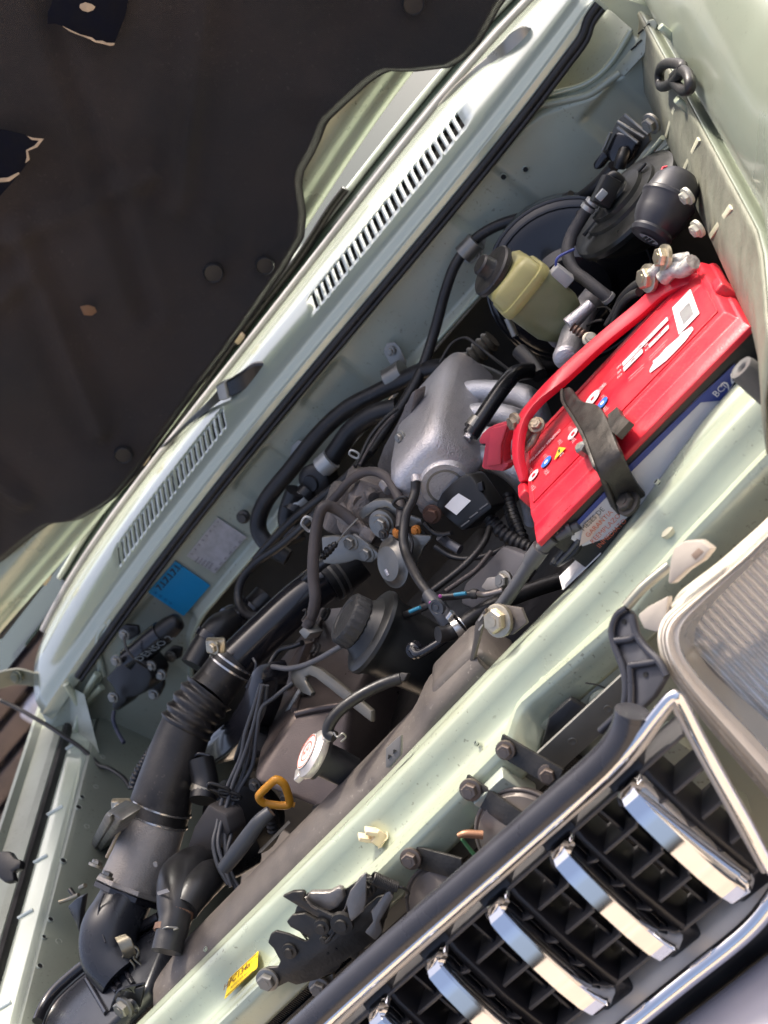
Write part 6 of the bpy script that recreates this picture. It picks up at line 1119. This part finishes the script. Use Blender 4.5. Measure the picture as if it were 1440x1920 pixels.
# ================================================================== HEADLAMP
HL = thing('headlamp', 'clear lens headlamp with ribbed reflector in a beige plastic rim', 'headlight', at(1400, 1250, y=-.06))
HP0 = at(1300, 700, y=-.055, c='I'); hn = nrm(np.array([-.10, -.93, .36]))
def hp(u, v, off=0.): return onplane(u, v, HP0+hn*off, hn, 'I')
BEI = mat('lit_beige_lamp_plastic', (.72, .65, .55), .28, 0, .06, 30, coat=.3, col2=(.56, .51, .44), mix=.5)  # beige plastic lightened to carry sunlight and ground reflection
outer = [(1560, -10), (1300, 205), (1150, 335), (1010, 440), (955, 492), (928, 560), (932, 640), (965, 730), (1050, 860), (1200, 1050), (1440, 1335), (1600, 1530), (2000, 1900), (2100, 600), (2000, -200)]
mid = [(1560, 20), (1320, 225), (1180, 345), (1060, 450), (1000, 510), (975, 575), (985, 650), (1030, 740), (1130, 870), (1290, 1050), (1480, 1265), (1640, 1440), (1980, 1780), (2060, 600), (1960, -150)]
inner = [(1560, 70), (1370, 240), (1240, 365), (1160, 455), (1110, 530), (1098, 590), (1115, 650), (1190, 750), (1300, 850), (1430, 960), (1560, 1080), (1680, 1190), (1900, 1400), (2000, 600), (1900, -60)]
def ringstrip(name, A, B_, oa, ob, m):
    PA = [hp(u, v, oa) for u, v in A]; PB = [hp(u, v, ob) for u, v in B_]; n = len(PA); V = PA+PB; F = [(i, (i+1) % n, n+(i+1) % n, n+i) for i in range(n)]; return mk(name, V, F, m, HL, sharp=50, subsurf=0)
def dense(L_, n=5): 
    Q = smooth_path([np.array([u, v, 0.]) for u, v in L_], n, True); return [(q[0], q[1]) for q in Q]
oD, mD, iD = dense(outer), dense(mid), dense(inner)
V, F = prism_geo([hp(u, v, -.004) for u, v in oD], -hn*.05); mk('housing', V, [f for f in F if len(f) == 4], BEI, HL)
o2 = [(u*.7+a*.3, v*.7+b*.3) for (u, v), (a, b) in zip(oD, mD)]; o3 = [(u*.4+a*.6, v*.4+b*.6) for (u, v), (a, b) in zip(oD, mD)]
ringstrip('outer_rim', oD, o2, -.004, .004, BEI); ringstrip('rim_groove', o2, o3, .002, .007, BEI); ringstrip('rim_groove', o3, mD, .005, .010, BEI); m2 = [(u*.8+a*.2, v*.8+b*.2) for (u, v), (a, b) in zip(mD, iD)]; m3 = [(u*.6+a*.4, v*.6+b*.4) for (u, v), (a, b) in zip(mD, iD)]
ringstrip('rim_step', mD, m2, .010, .006, BEI); ringstrip('rim_step', m2, m3, .006, .010, BEI); ringstrip('inner_bezel', m3, iD, .010, -.016, mat('satin_silver_bezel', (.70, .66, .58), .3, .3, .05))
def refl(s, t):
    u0, v0 = 1040, 480; a = np.array([1040., 520.]); ux = np.array([560., -560.]); vx = np.array([620., 640.]); q = a+ux*(s*1.15-.10)+vx*(t*1.25-.15)
    return hp(q[0], q[1], -.026-.020*math.sin(math.pi*min(1, max(0, s)))*math.sin(math.pi*t)+.0045*math.cos(2*math.pi*s*23)+.001*math.cos(2*math.pi*t*9))
def inpoly(u, v, poly):
    r = False
    for i in range(len(poly)):
        (x1, y1), (x2, y2) = poly[i-1], poly[i]
        if (y1 > v) != (y2 > v) and u < (x2-x1)*(v-y1)/(y2-y1)+x1: r = not r
    return r
def refl_skip(i, j):
    q = np.array([1040., 520.])+np.array([560., -560.])*((i+.5)/276*1.15-.10)+np.array([620., 640.])*((j+.5)/20*1.25-.15); return not inpoly(q[0], q[1], m3)
grid('reflector', refl, 276, 20, mat('lamp_reflector', (.92, .92, .93), .09, .6, .04, 20), HL, skip=refl_skip)  # reflector colour paled to make up for missing sunlight
GL = bpy.data.materials.new('clear_lens_glass'); GL.use_nodes = True; n_ = GL.node_tree.nodes; b_ = n_['Principled BSDF']; b_.inputs['Base Color'].default_value = (.97, .96, .93, 1); b_.inputs['Transmission Weight'].default_value = 1; b_.inputs['Roughness'].default_value = .06; b_.inputs['IOR'].default_value = 1.35
no = n_.new('ShaderNodeTexNoise'); no.inputs['Scale'].default_value = 40; rr_ = n_.new('ShaderNodeMapRange'); rr_.inputs[3].default_value = .0; rr_.inputs[4].default_value = .05; GL.node_tree.links.new(no.outputs[0], rr_.inputs[0]); GL.node_tree.links.new(rr_.outputs[0], b_.inputs['Roughness'])
V, F = prism_geo([hp(u, v, .011) for u, v in m3], -hn*.003); mk('lens', V, F, GL, HL)
for k in range(7): 
    a, b = (1180+40*k, 640+44*k), (1420+60*k, 330+70*k)
plate('mount_ear', 'I', [(1000, 165), (1050, 135), (1120, 130), (1175, 170), (1130, 225), (1060, 270), (990, 335), (972, 330), (985, 220)], at(1060, 220, y=-.03, c='I'), (-.2, -.7, .7), .010, mat('pale_beige_plastic', (.40, .355, .30), .5), HL, bevel=.003)
plate('ear_slot', 'I', [(1080, 200), (1115, 165), (1140, 185), (1100, 225)], at(1060, 220, y=-.0305, c='I'), (-.2, -.7, .7), .002, mat('ear_slot_brown', (.22, .16, .12), .6), HL, bevel=.0005)
plate('lower_ear', 'I', [(830, 480), (880, 440), (975, 390), (965, 480), (935, 560), (915, 560), (860, 545)], at(900, 480, y=-.02, c='I'), (-.2, -.7, .7), .008, MATS['pale_beige_plastic'], HL, bevel=.002)
hose('support_tube', 'I', [(780, 440, .0), (860, 350, .005), (980, 250, .01)], 26, mat('grey_olive_metal', (.26, .26, .22), .35, .5), HL, 12)
# ================================================================== BUMPER
BU = thing('bumper', 'lavender silver painted bumper below the grille', 'bumper', (.1, -.2, .4))
def bum(s, t):
    x = -.6+1.5*s; y = [-.150, -.185, -.205, -.215, -.215][0]; k = t
    yy = interp(k, [0, .12, .4, .6, .75, 1], [-.128, -.138, -.20, -.245, -.26, -.26]); zz = interp(k, [0, .12, .4, .6, .75, 1], [.668, .684, .684, .668, .62, .38]); return np.array([x, yy, zz])
grid('shell', bum, 40, 24, mat('lavender_silver_paint', (.44, .42, .47), .35, .35, .04, 10, coat=.4), BU, sharp=50)
box('gap_strip', (.15, -.116, .684), .75, .010, .012, BLACKP, BU, bevel=.003)  # black strip in place of the shaded gap above the bumper
# filler tube of the washer bottle
WF = thing('washer_filler', 'grey washer filler tube with black flip cap beside the battery', 'filler tube', at(200, 450, y=.16, c='I'))
GT = mat('slate_grey_tube', (.075, .075, .08), .4, 0, .1, 30)
hose('tube', 'I', [(165, 480, .17), (230, 395, .165), (300, 290, .16), (355, 205, .155)], 32, GT, WF, 16); hose('collar', 'I', [(335, 235, .157), (385, 165, .152)], 44, GT, WF, 16); hose('upper', 'I', [(375, 180, .152), (440, 120, .15)], 32, GT, WF, 14); hose('cap_arm', 'I', [(460, 115, .15), (510, 85, .148), (560, 62, .146)], [24, 26, 24], GT, WF, 12)
hose('arm_ring', 'I', [(508, 84, .147), (524, 76, .147)], 34, GT, WF, 14)
plate('flip_cap', 'I', [(415, 245), (430, 215), (500, 130), (560, 90), (585, 70), (575, 130), (545, 190), (500, 230), (450, 258)], at(500, 170, y=.155, c='I'), (-.2, -.6, .75), .006, BLACKP, WF, bevel=.002)
for L_ in ([(440, 235), (500, 165), (560, 105)], [(460, 240), (520, 180), (560, 130)]): tube('cap_rib', [onplane(u, v, at(500, 170, y=.154, c='I'), nrm(np.array([-.2, -.6, .75])), 'I') for u, v in L_], .0022, GT, WF, 8)
plate('front_cover', 'I', [(20, 330), (100, 260), (200, 150), (330, 200), (300, 280), (200, 420), (100, 470), (0, 430)], at(180, 290, y=.32, c='I'), (-.2, -.5, .85), .02, mat('grey_engine_cover', (.13, .125, .13), .45, .2), None, bevel=.006, label='grey engine front cover below the corrugated conduit', cat='cover')
plate('pale_tab', 'I', [(100, 350), (130, 305), (165, 300), (195, 330), (180, 362), (130, 368)], at(150, 335, y=.27, c='I'), (-.2, -.6, .8), .006, mat('pale_taupe_plastic', (.30, .28, .26), .5), None, bevel=.002, label='pale taupe plastic tab beside the grey filler tube', cat='tab')
hexbolt(at(212, 322, y=.265, c='I'), (-.2, -.6, .8), .008, STEEL, None, 'engine_bolt'); b = bpy.data.objects['engine_bolt']; b['label'] = 'silver hex bolt beside the pale taupe tab'; b['category'] = 'bolt'

# ------------------------------------------------------------------ put every Empty at the base of its thing
for o in [o for o in scene.objects if o.type == 'EMPTY' and o.parent is None]:
    ch = [c for c in scene.objects if c.parent == o]
    lo = np.full(3, 1e9); hi = -lo
    for c in ch:
        off = np.array(o.location)+np.array(c.location)
        for b in c.bound_box: p = off+np.array(b); lo = np.minimum(lo, p); hi = np.maximum(hi, p)
    if not ch: continue
    new = Vector(((lo[0]+hi[0])/2, (lo[1]+hi[1])/2, lo[2])); dlt = new-o.location; o.location = new
    for c in ch: c.location -= dlt
